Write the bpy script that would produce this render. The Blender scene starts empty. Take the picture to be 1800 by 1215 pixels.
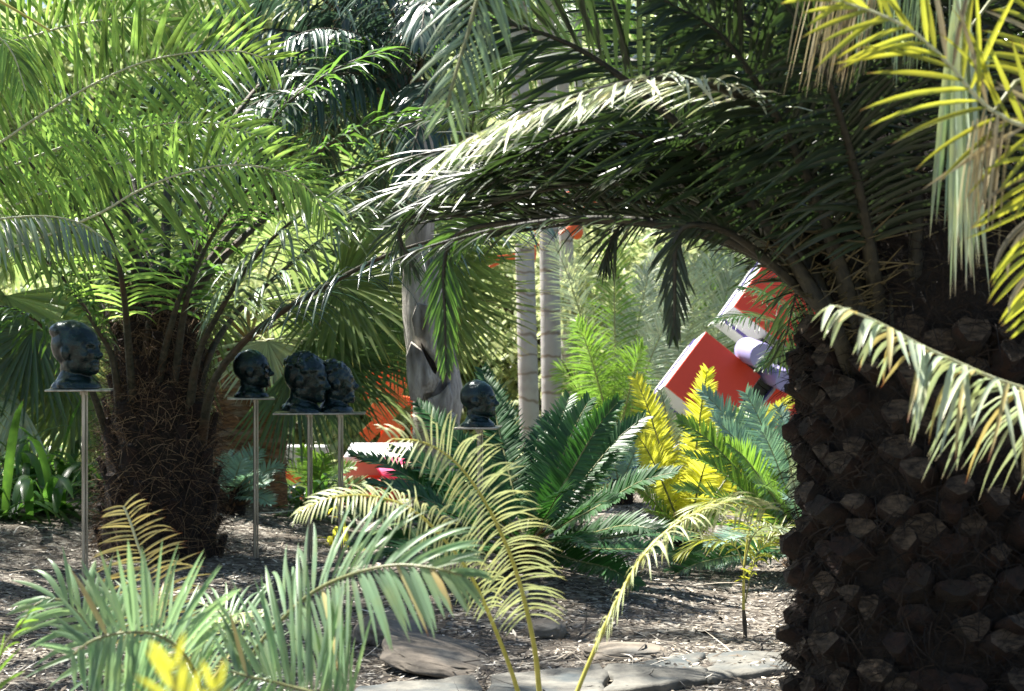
import bpy, bmesh, math, random
import numpy as np
from mathutils import Vector, Matrix, Euler, noise as mnoise
random.seed(7); RNG = np.random.default_rng(11)
SC = bpy.context.scene
COL = SC.collection
F = 3359.0; CZ = 1.5
UP = np.array([0., 0., 1.])
def P(px, py, d):            # a point seen at a place of the photograph, at its own distance
    return np.array([(px-900)*d/F, d, CZ+(607.5-py)*d/F])
def nrm(v):
    v = np.asarray(v, float); n = np.linalg.norm(v, axis=-1, keepdims=True); return v/np.maximum(n, 1e-9)

# ------------------------------------------------------------------ materials
def mat(name):
    m = bpy.data.materials.new(name); m.use_nodes = True
    nt = m.node_tree; nt.nodes.clear(); return m, nt, nt.nodes, nt.links
def leafmat(name, base, trans, tip=(0.30, 0.20, 0.09), rough=0.38, tmix=0.4, var=0.5, tip_from=0.93, spec=0.5, alt=None):
    m, nt, N, L = mat(name)
    out = N.new('ShaderNodeOutputMaterial'); at = N.new('ShaderNodeAttribute'); at.attribute_name = 'tint'
    sp = N.new('ShaderNodeSeparateColor'); L.new(at.outputs['Color'], sp.inputs[0])
    br = N.new('ShaderNodeMapRange'); L.new(sp.outputs[0], br.inputs['Value'])
    br.inputs['To Min'].default_value = 1-var; br.inputs['To Max'].default_value = 1+var
    def scaled(c):
        v = N.new('ShaderNodeVectorMath'); v.operation = 'SCALE'; v.inputs[0].default_value = c
        L.new(br.outputs[0], v.inputs['Scale']); return v.outputs[0]
    tf = N.new('ShaderNodeMapRange'); tf.interpolation_type = 'SMOOTHSTEP'
    tf.inputs['From Min'].default_value = tip_from; tf.inputs['From Max'].default_value = 1.0
    L.new(sp.outputs[1], tf.inputs['Value'])
    nz = N.new('ShaderNodeTexNoise'); nz.inputs['Scale'].default_value = 14; nz.inputs['Detail'].default_value = 3
    geo = N.new('ShaderNodeNewGeometry'); L.new(geo.outputs['Position'], nz.inputs['Vector'])
    def col(c, c2):
        a = scaled(c)
        mx = N.new('ShaderNodeMix'); mx.data_type = 'RGBA'
        ra = N.new('ShaderNodeMapRange'); L.new(nz.outputs[0], ra.inputs['Value'])
        ra.inputs['From Min'].default_value = .45; ra.inputs['From Max'].default_value = .7; ra.inputs['To Max'].default_value = .6
        L.new(ra.outputs[0], mx.inputs['Factor']); L.new(a, mx.inputs['A']); mx.inputs['B'].default_value = (*c2, 1)
        m2 = N.new('ShaderNodeMix'); m2.data_type = 'RGBA'
        L.new(tf.outputs[0], m2.inputs['Factor']); L.new(mx.outputs['Result'], m2.inputs['A']); m2.inputs['B'].default_value = (*tip, 1)
        return m2.outputs['Result']
    alt = alt or tuple(min(1, x*k) for x, k in zip(base, (1.5, 1.15, .9)))
    pb = N.new('ShaderNodeBsdfPrincipled'); pb.inputs['Roughness'].default_value = rough
    pb.inputs['Specular IOR Level'].default_value = spec
    L.new(col(base, alt), pb.inputs['Base Color'])
    tr = N.new('ShaderNodeBsdfTranslucent'); L.new(col(trans, tuple(min(1, x*k) for x, k in zip(trans, (1.2, 1.05, .8)))), tr.inputs['Color'])
    ms = N.new('ShaderNodeMixShader'); ms.inputs[0].default_value = tmix
    L.new(pb.outputs[0], ms.inputs[1]); L.new(tr.outputs[0], ms.inputs[2]); L.new(ms.outputs[0], out.inputs[0])
    return m
def surf(name, c1, c2, scale=8, rough=.8, bump=.3, metal=0, detail=6, stretch=(1, 1, 1), spec=.5, lo=.35, hi=.65, c3=None, s3=2.0, coord='Object', bdist=.02):
    m, nt, N, L = mat(name)
    out = N.new('ShaderNodeOutputMaterial'); pb = N.new('ShaderNodeBsdfPrincipled'); L.new(pb.outputs[0], out.inputs[0])
    tc = N.new('ShaderNodeTexCoord'); mp = N.new('ShaderNodeMapping'); mp.inputs['Scale'].default_value = stretch
    L.new(tc.outputs[coord], mp.inputs[0])
    nz = N.new('ShaderNodeTexNoise'); nz.inputs['Scale'].default_value = scale; nz.inputs['Detail'].default_value = detail
    nz.inputs['Roughness'].default_value = .65
    L.new(mp.outputs[0], nz.inputs['Vector'])
    cr = N.new('ShaderNodeValToRGB'); cr.color_ramp.elements[0].position = lo; cr.color_ramp.elements[1].position = hi
    cr.color_ramp.elements[0].color = (*c1, 1); cr.color_ramp.elements[1].color = (*c2, 1)
    L.new(nz.outputs[0], cr.inputs[0]); res = cr.outputs[0]
    if c3:
        n2 = N.new('ShaderNodeTexNoise'); n2.inputs['Scale'].default_value = s3; n2.inputs['Detail'].default_value = 4
        L.new(mp.outputs[0], n2.inputs['Vector'])
        r2 = N.new('ShaderNodeMapRange'); r2.inputs['From Min'].default_value = .5; r2.inputs['From Max'].default_value = .68
        L.new(n2.outputs[0], r2.inputs['Value'])
        mx = N.new('ShaderNodeMix'); mx.data_type = 'RGBA'; L.new(r2.outputs[0], mx.inputs['Factor'])
        L.new(res, mx.inputs['A']); mx.inputs['B'].default_value = (*c3, 1); res = mx.outputs['Result']
    L.new(res, pb.inputs['Base Color']); pb.inputs['Roughness'].default_value = rough; pb.inputs['Metallic'].default_value = metal
    pb.inputs['Specular IOR Level'].default_value = spec
    if bump:
        b = N.new('ShaderNodeBump'); b.inputs['Strength'].default_value = bump; b.inputs['Distance'].default_value = bdist
        L.new(nz.outputs[0], b.inputs['Height']); L.new(b.outputs[0], pb.inputs['Normal'])
    return m
def tinted(name, stops, rough=.8):      # colour picked per chip / strand from the tint attribute
    m, nt, N, L = mat(name)
    out = N.new('ShaderNodeOutputMaterial'); pb = N.new('ShaderNodeBsdfPrincipled'); L.new(pb.outputs[0], out.inputs[0])
    at = N.new('ShaderNodeAttribute'); at.attribute_name = 'tint'
    sp = N.new('ShaderNodeSeparateColor'); L.new(at.outputs['Color'], sp.inputs[0])
    cr = N.new('ShaderNodeValToRGB'); e = cr.color_ramp.elements
    e[0].position = 0; e[0].color = (*stops[0], 1); e[1].position = 1; e[1].color = (*stops[-1], 1)
    for i, c in enumerate(stops[1:-1]):
        k = e.new((i+1)/(len(stops)-1)); k.color = (*c, 1)
    L.new(sp.outputs[0], cr.inputs[0]); L.new(cr.outputs[0], pb.inputs['Base Color']); pb.inputs['Roughness'].default_value = rough
    return m

M = {}
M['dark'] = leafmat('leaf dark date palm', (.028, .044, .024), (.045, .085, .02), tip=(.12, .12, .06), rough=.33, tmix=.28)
M['grey'] = leafmat('leaf grey green date palm', (.19, .27, .18), (.26, .38, .14), tip=(.35, .3, .16), rough=.3, tmix=.25)
M['bright'] = leafmat('leaf bright green', (.12, .21, .065), (.36, .58, .11), rough=.26, tmix=.52, var=.6, tip=(.4, .32, .08))
M['mid'] = leafmat('leaf mid green', (.06, .12, .045), (.16, .34, .05), rough=.3, tmix=.42)
M['blue'] = leafmat('leaf blue green', (.18, .28, .17), (.38, .60, .26), rough=.38, tmix=.45, var=.35, tip=(.3, .36, .16), tip_from=.95)
M['bluedark'] = leafmat('leaf deep blue green', (.05, .09, .07), (.07, .14, .08), rough=.27, tmix=.2, var=.5, spec=.7)
M['olive'] = leafmat('leaf pale olive', (.46, .52, .27), (.60, .66, .28), rough=.38, tmix=.3, var=.22, tip=(.45, .33, .12), tip_from=.94)
M['tan'] = leafmat('leaf tan yellow', (.42, .38, .17), (.5, .42, .14), rough=.45, tmix=.3, var=.25, tip=(.22, .06, .02), tip_from=.82)
M['yellow'] = leafmat('leaf golden yellow', (.66, .64, .07), (.90, .90, .10), rough=.4, tmix=.58, var=.3, tip=(.62, .40, .04), tip_from=.85, alt=(.40, .50, .08))
M['yellowgreen'] = leafmat('leaf yellow green', (.20, .26, .05), (.52, .54, .05), rough=.38, tmix=.5, var=.4, tip=(.3, .17, .06), tip_from=.85)
M['pale'] = leafmat('leaf pale grey green', (.42, .50, .36), (.4, .5, .22), rough=.35, tmix=.25, var=.3, tip=(.5, .42, .28), tip_from=.92)
M['sunwhite'] = leafmat('leaf silver', (.62, .68, .52), (.4, .5, .2), rough=.22, tmix=.15, var=.3, spec=1, tip=(.6, .55, .4))  # whitened to carry the sun's glare on one date palm frond
M['dead'] = leafmat('leaf dry', (.33, .29, .18), (.36, .30, .15), rough=.6, tmix=.25, var=.5, tip=(.4, .3, .2))
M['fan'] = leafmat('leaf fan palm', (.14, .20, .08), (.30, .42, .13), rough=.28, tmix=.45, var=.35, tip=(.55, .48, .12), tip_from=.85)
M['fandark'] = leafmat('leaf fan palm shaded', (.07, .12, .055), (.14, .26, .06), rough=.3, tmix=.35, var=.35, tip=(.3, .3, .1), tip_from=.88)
M['cycad'] = leafmat('leaf cycad dark', (.022, .082, .020), (.08, .29, .035), rough=.42, tmix=.22, var=.35, tip=(.06, .1, .03))
M['cycadblue'] = leafmat('leaf cycad blue', (.23, .36, .29), (.2, .4, .2), rough=.4, tmix=.25, var=.3, tip=(.2, .3, .15))
M['cycadgreen'] = leafmat('leaf cycad fresh', (.12, .22, .05), (.26, .48, .05), rough=.35, tmix=.4, var=.3, tip=(.5, .5, .1))
M['clivia'] = leafmat('leaf strappy', (.035, .09, .028), (.13, .30, .04), rough=.32, tmix=.42, var=.45, tip_from=.97)
M['tree'] = leafmat('leaf broad tree', (.36, .42, .26), (.58, .66, .32), rough=.35, tmix=.45, var=.5, tip_from=.995)
M['tree2'] = leafmat('leaf broad tree deep', (.22, .30, .16), (.44, .56, .24), rough=.35, tmix=.4, var=.5, tip_from=.995)
M['stem'] = surf('rachis olive', (.13, .14, .05), (.25, .25, .10), 30, .45, .1)
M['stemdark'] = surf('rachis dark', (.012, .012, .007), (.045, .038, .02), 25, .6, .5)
M['stemgrey'] = surf('petiole grey green', (.018, .020, .010), (.085, .075, .045), 30, .6, .7, c3=(.09, .05, .025), s3=6)
M['stempale'] = surf('rachis pale', (.45, .45, .22), (.6, .6, .38), 30, .4, .05)
M['stemyellow'] = surf('stalk yellow', (.36, .34, .06), (.52, .46, .10), 22, .35, .08)
M['spine'] = surf('spines', (.07, .055, .022), (.15, .115, .045), 40, .45, 0)
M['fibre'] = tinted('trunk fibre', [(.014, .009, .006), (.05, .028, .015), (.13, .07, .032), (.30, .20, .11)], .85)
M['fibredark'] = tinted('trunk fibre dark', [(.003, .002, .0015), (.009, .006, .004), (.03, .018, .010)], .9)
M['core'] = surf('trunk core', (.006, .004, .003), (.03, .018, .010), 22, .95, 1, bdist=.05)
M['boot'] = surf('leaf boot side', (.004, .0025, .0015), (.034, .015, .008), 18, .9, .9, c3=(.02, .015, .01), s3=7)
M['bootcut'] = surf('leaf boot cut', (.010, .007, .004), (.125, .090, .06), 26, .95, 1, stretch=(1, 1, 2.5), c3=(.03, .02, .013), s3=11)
M['barkbrown'] = surf('fan palm bark', (.07, .035, .018), (.32, .15, .06), 10, .9, .8, stretch=(1, 1, 5), c3=(.30, .25, .18), s3=3)
M['barkpale'] = surf('pale bark', (.20, .175, .155), (.56, .52, .47), 16, .85, 1, stretch=(2.5, 2.5, .5), c3=(.10, .08, .06), s3=4, detail=12, lo=.3, hi=.6)
M['bark'] = surf('tree bark', (.05, .04, .03), (.14, .11, .08), 9, .9, .7, stretch=(2, 2, .5))
M['bronze'] = surf('bronze patina', (.004, .009, .010), (.012, .036, .035), 16, .2, .5, metal=.35, spec=.6, bdist=.01)
M['steel'] = surf('stand steel', (.26, .24, .20), (.50, .47, .41), 30, .34, .05, metal=.8, stretch=(1, 1, .1))
M['red'] = surf('red enamel', (.80, .060, .018), (.84, .07, .022), 2, .45, .02)
M['white'] = surf('white enamel', (.74, .73, .75), (.8, .79, .8), 3, .4, .02)
M['lilac'] = surf('lilac enamel', (.30, .27, .52), (.34, .31, .56), 3, .35, .02)
M['violet'] = surf('violet paint', (.10, .07, .32), (.12, .08, .36), 3, .4, .0)
M['black'] = surf('black enamel', (.012, .012, .014), (.02, .02, .022), 3, .3, .0)
M['orange'] = surf('orange enamel', (.72, .10, .02), (.78, .13, .03), 2, .4, .02)
M['salmon'] = surf('salmon paint', (.58, .26, .22), (.64, .30, .25), 3, .6, .1)
M['greytile'] = surf('grey tile', (.38, .38, .37), (.5, .5, .48), 20, .6, .2)
M['stone'] = surf('sandstone', (.10, .085, .066), (.24, .20, .155), 9, .9, .6, c3=(.14, .135, .12), s3=3)
M['flag'] = surf('flagstone', (.085, .082, .072), (.21, .20, .17), 7, .9, .9, c3=(.06, .075, .08), s3=3, detail=10)
M['pink'] = surf('pink cloth', (.62, .06, .16), (.72, .09, .22), 12, .8, .2)
M['redcloth'] = surf('red cloth', (.5, .03, .03), (.58, .05, .05), 12, .8, .2)
M['bluecloth'] = surf('blue cloth', (.10, .17, .36), (.16, .26, .5), 12, .8, .2)
M['skin'] = surf('skin', (.42, .24, .16), (.5, .3, .2), 8, .5, .05)
M['hair'] = surf('hair', (.02, .015, .01), (.05, .035, .02), 40, .5, .3)
M['signgreen'] = surf('sign plate', (.06, .10, .095), (.09, .14, .13), 20, .5, .05)
M['signgrey'] = surf('sign plate grey', (.14, .14, .12), (.2, .2, .17), 20, .5, .05)
M['chip'] = tinted('mulch chips', [(.014, .011, .009), (.045, .036, .028), (.18, .145, .105), (.38, .33, .26), (.80, .74, .64)], .9)
# ringed pale trunk of the king palms
def ringmat():
    m, nt, N, L = mat('king palm trunk')
    out = N.new('ShaderNodeOutputMaterial'); pb = N.new('ShaderNodeBsdfPrincipled'); L.new(pb.outputs[0], out.inputs[0])
    tc = N.new('ShaderNodeTexCoord'); wv = N.new('ShaderNodeTexWave'); wv.bands_direction = 'Z'
    wv.inputs['Scale'].default_value = 1.15; wv.inputs['Distortion'].default_value = 5; wv.inputs['Detail'].default_value = 3; wv.inputs['Detail Scale'].default_value = 1.5
    L.new(tc.outputs['Object'], wv.inputs['Vector'])
    cr = N.new('ShaderNodeValToRGB'); e = cr.color_ramp.elements
    e[0].position = 0; e[0].color = (.22, .17, .13, 1); e[1].position = .07; e[1].color = (.40, .375, .36, 1)
    L.new(wv.outputs[0], cr.inputs[0])
    nz = N.new('ShaderNodeTexNoise'); nz.inputs['Scale'].default_value = 5; nz.inputs['Detail'].default_value = 6; L.new(tc.outputs['Object'], nz.inputs['Vector'])
    mr = N.new('ShaderNodeMapRange'); mr.inputs['From Min'].default_value = .5; mr.inputs['From Max'].default_value = .75; mr.inputs['To Max'].default_value = .6; L.new(nz.outputs[0], mr.inputs['Value'])
    mx = N.new('ShaderNodeMix'); mx.data_type = 'RGBA'; L.new(mr.outputs[0], mx.inputs['Factor']); L.new(cr.outputs[0], mx.inputs['A'])
    mx.inputs['B'].default_value = (.24, .20, .17, 1); L.new(mx.outputs['Result'], pb.inputs['Base Color']); pb.inputs['Roughness'].default_value = .75
    b = N.new('ShaderNodeBump'); b.inputs['Strength'].default_value = .25; b.inputs['Distance'].default_value = .012; L.new(wv.outputs[0], b.inputs['Height']); L.new(b.outputs[0], pb.inputs['Normal'])
    return m
M['king'] = ringmat()
def groundmat():
    m, nt, N, L = mat('mulch ground')
    out = N.new('ShaderNodeOutputMaterial'); pb = N.new('ShaderNodeBsdfPrincipled'); L.new(pb.outputs[0], out.inputs[0])
    tc = N.new('ShaderNodeTexCoord')
    vo = N.new('ShaderNodeTexVoronoi'); vo.inputs['Scale'].default_value = 34; L.new(tc.outputs['Object'], vo.inputs['Vector'])
    sc = N.new('ShaderNodeSeparateColor'); L.new(vo.outputs['Color'], sc.inputs[0])
    cr = N.new('ShaderNodeValToRGB'); e = cr.color_ramp.elements
    e[0].position = 0; e[0].color = (.02, .015, .011, 1); e[1].position = 1; e[1].color = (.36, .335, .285, 1)
    k = e.new(.6); k.color = (.12, .10, .08, 1)
    L.new(sc.outputs[0], cr.inputs[0])
    nz = N.new('ShaderNodeTexNoise'); nz.inputs['Scale'].default_value = 1.6; nz.inputs['Detail'].default_value = 5; L.new(tc.outputs['Object'], nz.inputs['Vector'])
    mr = N.new('ShaderNodeMapRange'); mr.inputs['From Min'].default_value = .45; mr.inputs['From Max'].default_value = .7; mr.inputs['To Max'].default_value = .6; L.new(nz.outputs[0], mr.inputs['Value'])
    mx = N.new('ShaderNodeMix'); mx.data_type = 'RGBA'; L.new(mr.outputs[0], mx.inputs['Factor']); L.new(cr.outputs[0], mx.inputs['A'])
    mx.inputs['B'].default_value = (.10, .075, .05, 1); L.new(mx.outputs['Result'], pb.inputs['Base Color']); pb.inputs['Roughness'].default_value = .95
    n2 = N.new('ShaderNodeTexNoise'); n2.inputs['Scale'].default_value = 40; n2.inputs['Detail'].default_value = 4; L.new(tc.outputs['Object'], n2.inputs['Vector'])
    b = N.new('ShaderNodeBump'); b.inputs['Strength'].default_value = 1; b.inputs['Distance'].default_value = .03; L.new(n2.outputs[0], b.inputs['Height']); L.new(b.outputs[0], pb.inputs['Normal'])
    return m
M['ground'] = groundmat()

# ------------------------------------------------------------------ mesh builder
class MB:
    def __init__(s): s.v = []; s.t = []; s.loops = []; s.tot = []; s.mi = []; s.n = 0; s.mats = []
    def m(s, name):
        if name not in s.mats: s.mats.append(name)
        return s.mats.index(name)
    def add(s, v, faces, mname, tint=None):
        v = np.asarray(v, float).reshape(-1, 3); k = s.m(mname)
        s.v.append(v); t = np.zeros((len(v), 4)); t[:, 0] = .5; t[:, 3] = 1
        if tint is not None: t[:, :tint.shape[1]] = tint
        s.t.append(t)
        if isinstance(faces, np.ndarray):
            s.loops.append((faces+s.n).ravel()); s.tot.append(np.full(len(faces), faces.shape[1])); s.mi.append(np.full(len(faces), k))
        else:
            for f in faces: s.loops.append(np.array(f)+s.n); s.tot.append(np.array([len(f)])); s.mi.append(np.array([k]))
        s.n += len(v)
    def mesh(s, name, smooth=True):
        me = bpy.data.meshes.new(name); v = np.concatenate(s.v); lo = np.concatenate(s.loops); tot = np.concatenate(s.tot); mi = np.concatenate(s.mi)
        me.vertices.add(len(v)); me.vertices.foreach_set('co', v.ravel())
        me.loops.add(len(lo)); me.loops.foreach_set('vertex_index', lo.astype(np.int32))
        me.polygons.add(len(tot)); st = np.concatenate([[0], np.cumsum(tot)[:-1]])
        me.polygons.foreach_set('loop_start', st.astype(np.int32)); me.polygons.foreach_set('loop_total', tot.astype(np.int32))
        me.polygons.foreach_set('material_index', mi.astype(np.int32))
        me.polygons.foreach_set('use_smooth', np.full(len(tot), smooth))
        for m in s.mats: me.materials.append(M[m])
        me.update(calc_edges=True)
        a = me.attributes.new('tint', 'FLOAT_COLOR', 'POINT'); a.data.foreach_set('color', np.concatenate(s.t).astype(np.float32).ravel())
        return me
    def build(s, name, parent=None, smooth=True):
        o = bpy.data.objects.new(name, s.mesh(name, smooth)); COL.objects.link(o)
        if parent: o.parent = parent; o.matrix_parent_inverse = Matrix.Translation(-Vector(parent.location))
        return o
def thing(name, label, cat, loc=(0, 0, 0), group=None):
    o = bpy.data.objects.new(name, None); COL.objects.link(o); o.location = loc; o.empty_display_size = .1
    o['label'] = label; o['category'] = cat
    if group: o['group'] = group
    return o
def tag(o, label=None, cat=None, group=None, kind=None):
    for k, v in (('label', label), ('category', cat), ('group', group), ('kind', kind)):
        if v: o[k] = v
    return o

PROF = {'palm': ([0, .12, .4, .75, 1], [.35, .9, 1, .7, .04]), 'cycad': ([0, .1, .45, .8, 1], [.7, 1, .9, .55, .05]),
        'fan': ([0, .45, .6, .8, 1], [.03, 1, .85, .45, .03]), 'strap': ([0, .3, .7, .9, 1], [.7, 1, .95, .6, .06]),
        'leaf': ([0, .3, .6, 1], [.1, 1, .8, .05]), 'hair': ([0, 1], [1, .3])}
def blades(mb, mname, base, dr, wv, Ls, Ws, droop=.3, K=4, fold=.5, prof='palm', g=UP*-1, curl=None):
    """strips, one per row; base, dr, wv (N,3)"""
    N = len(base); base = np.asarray(base); d = nrm(dr); Ls = np.broadcast_to(Ls, (N,)); Ws = np.broadcast_to(Ws, (N,)); dp = np.broadcast_to(droop, (N,))
    xp, fp = PROF[prof]; ts = np.linspace(0, 1, K+1); wp = np.interp(ts, xp, fp)
    cols = 3 if fold else 2; V = np.zeros((N, K+1, cols, 3)); c = base.copy(); seg = (Ls/K)[:, None]
    r = RNG.random(N)
    for k in range(K+1):
        dd = nrm(d + g*(dp*2*ts[k])[:, None] + (0 if curl is None else curl*ts[k]**2))
        if k: c = c+dd*seg
        w = nrm(wv-(wv*dd).sum(1, keepdims=True)*dd); n = np.cross(w, dd); h = (Ws*.5*wp[k])[:, None]
        if fold:
            V[:, k, 0] = c+w*h+n*h*fold; V[:, k, 1] = c; V[:, k, 2] = c-w*h+n*h*fold
        else: V[:, k, 0] = c+w*h; V[:, k, 1] = c-w*h
    i = np.arange(N)[:, None, None]*((K+1)*cols); k = np.arange(K)[None, :, None]*cols; j = np.arange(cols-1)[None, None, :]
    a = (i+k+j); f = np.stack([a, a+1, a+cols+1, a+cols], -1).reshape(-1, 4)
    T = np.zeros((N, K+1, cols, 3)); T[..., 0] = r[:, None, None]; T[..., 1] = ts[None, :, None]
    mb.add(V, f, mname, T.reshape(-1, 3))
def tube(mb, mname, pts, rads, sides=6, flat=1.0, ref=UP, cap=True):
    pts = np.asarray(pts, float); n = len(pts); rads = np.broadcast_to(rads, (n,))
    T = nrm(np.gradient(pts, axis=0)); S = np.cross(T, ref); bad = np.linalg.norm(S, axis=1) < .05; S[bad] = np.cross(T[bad], np.array([0, 1., 0])); S = nrm(S); Nn = np.cross(S, T)
    an = np.arange(sides)*2*math.pi/sides
    V = pts[:, None]+rads[:, None, None]*(np.cos(an)[None, :, None]*S[:, None]+flat*np.sin(an)[None, :, None]*Nn[:, None])
    k = np.arange(n-1)[:, None]*sides; j = np.arange(sides)[None]; j2 = (j+1) % sides
    f = np.stack([k+j, k+j2, k+sides+j2, k+sides+j], -1).reshape(-1, 4)
    mb.add(V, f, mname)
    if cap: mb.add(V[-1], [list(range(sides))], mname); mb.add(V[0], [list(range(sides))[::-1]], mname)
def spline(cp, n):
    cp = np.asarray(cp, float); cp = np.vstack([2*cp[0]-cp[1], cp, 2*cp[-1]-cp[-2]]); out = []
    for i in range(1, len(cp)-2):
        p0, p1, p2, p3 = cp[i-1:i+3]
        for t in np.linspace(0, 1, 12, endpoint=False): out.append(.5*(2*p1+(p2-p0)*t+(2*p0-5*p1+4*p2-p3)*t*t+(3*p1-p0-3*p2+p3)*t**3))
    out.append(cp[-2]); out = np.array(out); s = np.concatenate([[0], np.cumsum(np.linalg.norm(np.diff(out, axis=0), axis=1))])
    q = np.linspace(0, s[-1], n); return np.stack([np.interp(q, s, out[:, i]) for i in range(3)], 1), s[-1]
def frond(mb, cp, n=60, L=.4, W=.022, leaf='mid', stem='stem', a0=65, a1=22, V=20, roll=0, droop=.3, start=.15, r0=.016, r1=.003,
          ref=UP, twist=0, jit=7, K=4, fold=.5, prof='palm', lp=None, sides=(1, -1), spines=0, dead=0, sparse=0, deadmat='dead', flat=.8, curl=0, tipfan=True, vj=8):
    pts, _ = spline(cp, max(n, 12)*1+1); ref = np.asarray(ref, float)
    T = nrm(np.gradient(pts, axis=0)); S = np.cross(T, ref); S = nrm(S); Nn = np.cross(S, T)
    cr, sr = math.cos(math.radians(roll)), math.sin(math.radians(roll)); S, Nn = S*cr+Nn*sr, Nn*cr-S*sr
    m = len(pts); tube(mb, stem, pts[::2] if m % 2 else pts, np.linspace(r0, r1, len(pts[::2] if m % 2 else pts)), 6, flat, ref)
    u = np.linspace(0, 1, m)
    lx, ly = lp or ([0, .12, .45, .8, 1], [.45, .85, 1, .72, .35])
    for s in sides:
        idx = np.nonzero(u >= start)[0]
        if sparse: idx = idx[RNG.random(len(idx)) > sparse]
        uu = (u[idx]-start)/(1-start); k = len(idx)
        a = np.radians(a0+(a1-a0)*uu**1.3+RNG.normal(0, jit, k)); v = np.radians(V*np.ones(k)+RNG.normal(0, vj, k))
        d = T[idx]*np.cos(a)[:, None]+(s*S[idx]*np.cos(v)[:, None]+Nn[idx]*np.sin(v)[:, None])*np.sin(a)[:, None]
        tw = np.radians(twist+RNG.normal(0, jit*1.5, k))[:, None]
        w0 = T[idx]-(T[idx]*d).sum(1, keepdims=True)*d; w0 = nrm(w0); wv = w0*np.cos(tw)+np.cross(d, w0)*np.sin(tw)
        Ls = L*np.interp(uu, lx, ly)*RNG.uniform(.86, 1.1, k)
        cu = RNG.normal(0, 1, (k, 3))*curl if curl else None
        dm = RNG.random(k) < dead
        b = pts[idx]+RNG.normal(0, .002, (k, 3))
        for q, mm in ((~dm, leaf), (dm, deadmat)):
            if q.any(): blades(mb, mm, b[q], d[q], wv[q], Ls[q], W*RNG.uniform(.8, 1.15, q.sum()), droop*RNG.uniform(.6, 1.4, q.sum()), K, fold, prof, curl=None if cu is None else cu[q])
        if spines:
            idx = np.nonzero((u < start+.03) & (u > .06))[0]; idx = idx[RNG.random(len(idx)) < .6]; k = len(idx)
            if k:
                uu = u[idx]/max(start, .01); a = np.radians(RNG.uniform(45, 95, k)); v = np.radians(RNG.uniform(-10, 60, k))
                d = T[idx]*np.cos(a)[:, None]+(s*S[idx]*np.cos(v)[:, None]+Nn[idx]*np.sin(v)[:, None])*np.sin(a)[:, None]
                blades(mb, 'spine', pts[idx], d, T[idx], spines*(.5+.9*uu), .008, 0, 2, .6, 'hair')

def stdpath(L, e0, bend, n=9, wob=0):        # frond that leaves the crown at elevation e0 and bows over
    p = [np.zeros(3)]; e = math.radians(e0); st = L/(n-1)
    for i in range(1, n):
        p.append(p[-1]+st*np.array([math.cos(e), wob*math.sin(i*.7)*.1, math.sin(e)])); e -= math.radians(bend)*(.5+1.2*i/(n-1))/(n-1)
    return p
def crown(parent, at, mat_leaf, stem, L, leafL, W, elevs, per, bend=80, droop=.4, n=46, start=.15, spines=0, scale=1, a0=60, V=20, dead=0, K=3, fold=.4, rb=.1, r0=.02, az0=0, azs=None, skip=None, jit=8, roll=0):
    """repeated fronds: one mesh for each elevation ring, copied around the crown"""
    cnt = 0
    for ri, e in enumerate(elevs):
        mb = MB(); cp = stdpath(L*(1-.05*ri*0), e, bend, wob=1)
        frond(mb, cp, n, leafL, W, mat_leaf, stem, a0=a0, a1=25, V=V, droop=droop, start=start, r0=r0, spines=spines, K=K, fold=fold, dead=dead, jit=jit, roll=roll)
        me = mb.mesh('frond')
        for k in range(per):
            az = (az0+ri*137.5+k*360/per+random.uniform(-12, 12))
            if azs and not azs(az % 360, e): continue
            o = bpy.data.objects.new('frond', me); COL.objects.link(o); o.parent = parent
            a = math.radians(az); o.location = Vector(at)-Vector(parent.location)+Vector((math.cos(a)*rb, math.sin(a)*rb, 0))
            o.rotation_euler = (random.uniform(-.25, .25), random.uniform(-.1, .1), a); s = scale*random.uniform(.88, 1.1); o.scale = (s, s, s); cnt += 1
    return cnt

def gh(x, y):       # height of the ground
    h = .035*math.sin(x*1.3+y*.7)+.03*math.sin(x*.6-y*1.1+2)
    h += .10*math.exp(-((x-.1)**2/1.2+(y-12.4)**2/1.5))
    h += .34*max(0, min(1, (-x-1.3)/2.6))*max(0, min(1, (19-y)/2))*max(0, min(1, (y-9)/5))
    u = max(0, min(1, (y-18.6)/2.4)); h -= .9*u*u*(3-2*u)
    if y > 28: h += .32*(y-28)
    if y < 10.2: h *= max(0, (y-7)/3.2)
    return h

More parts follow.
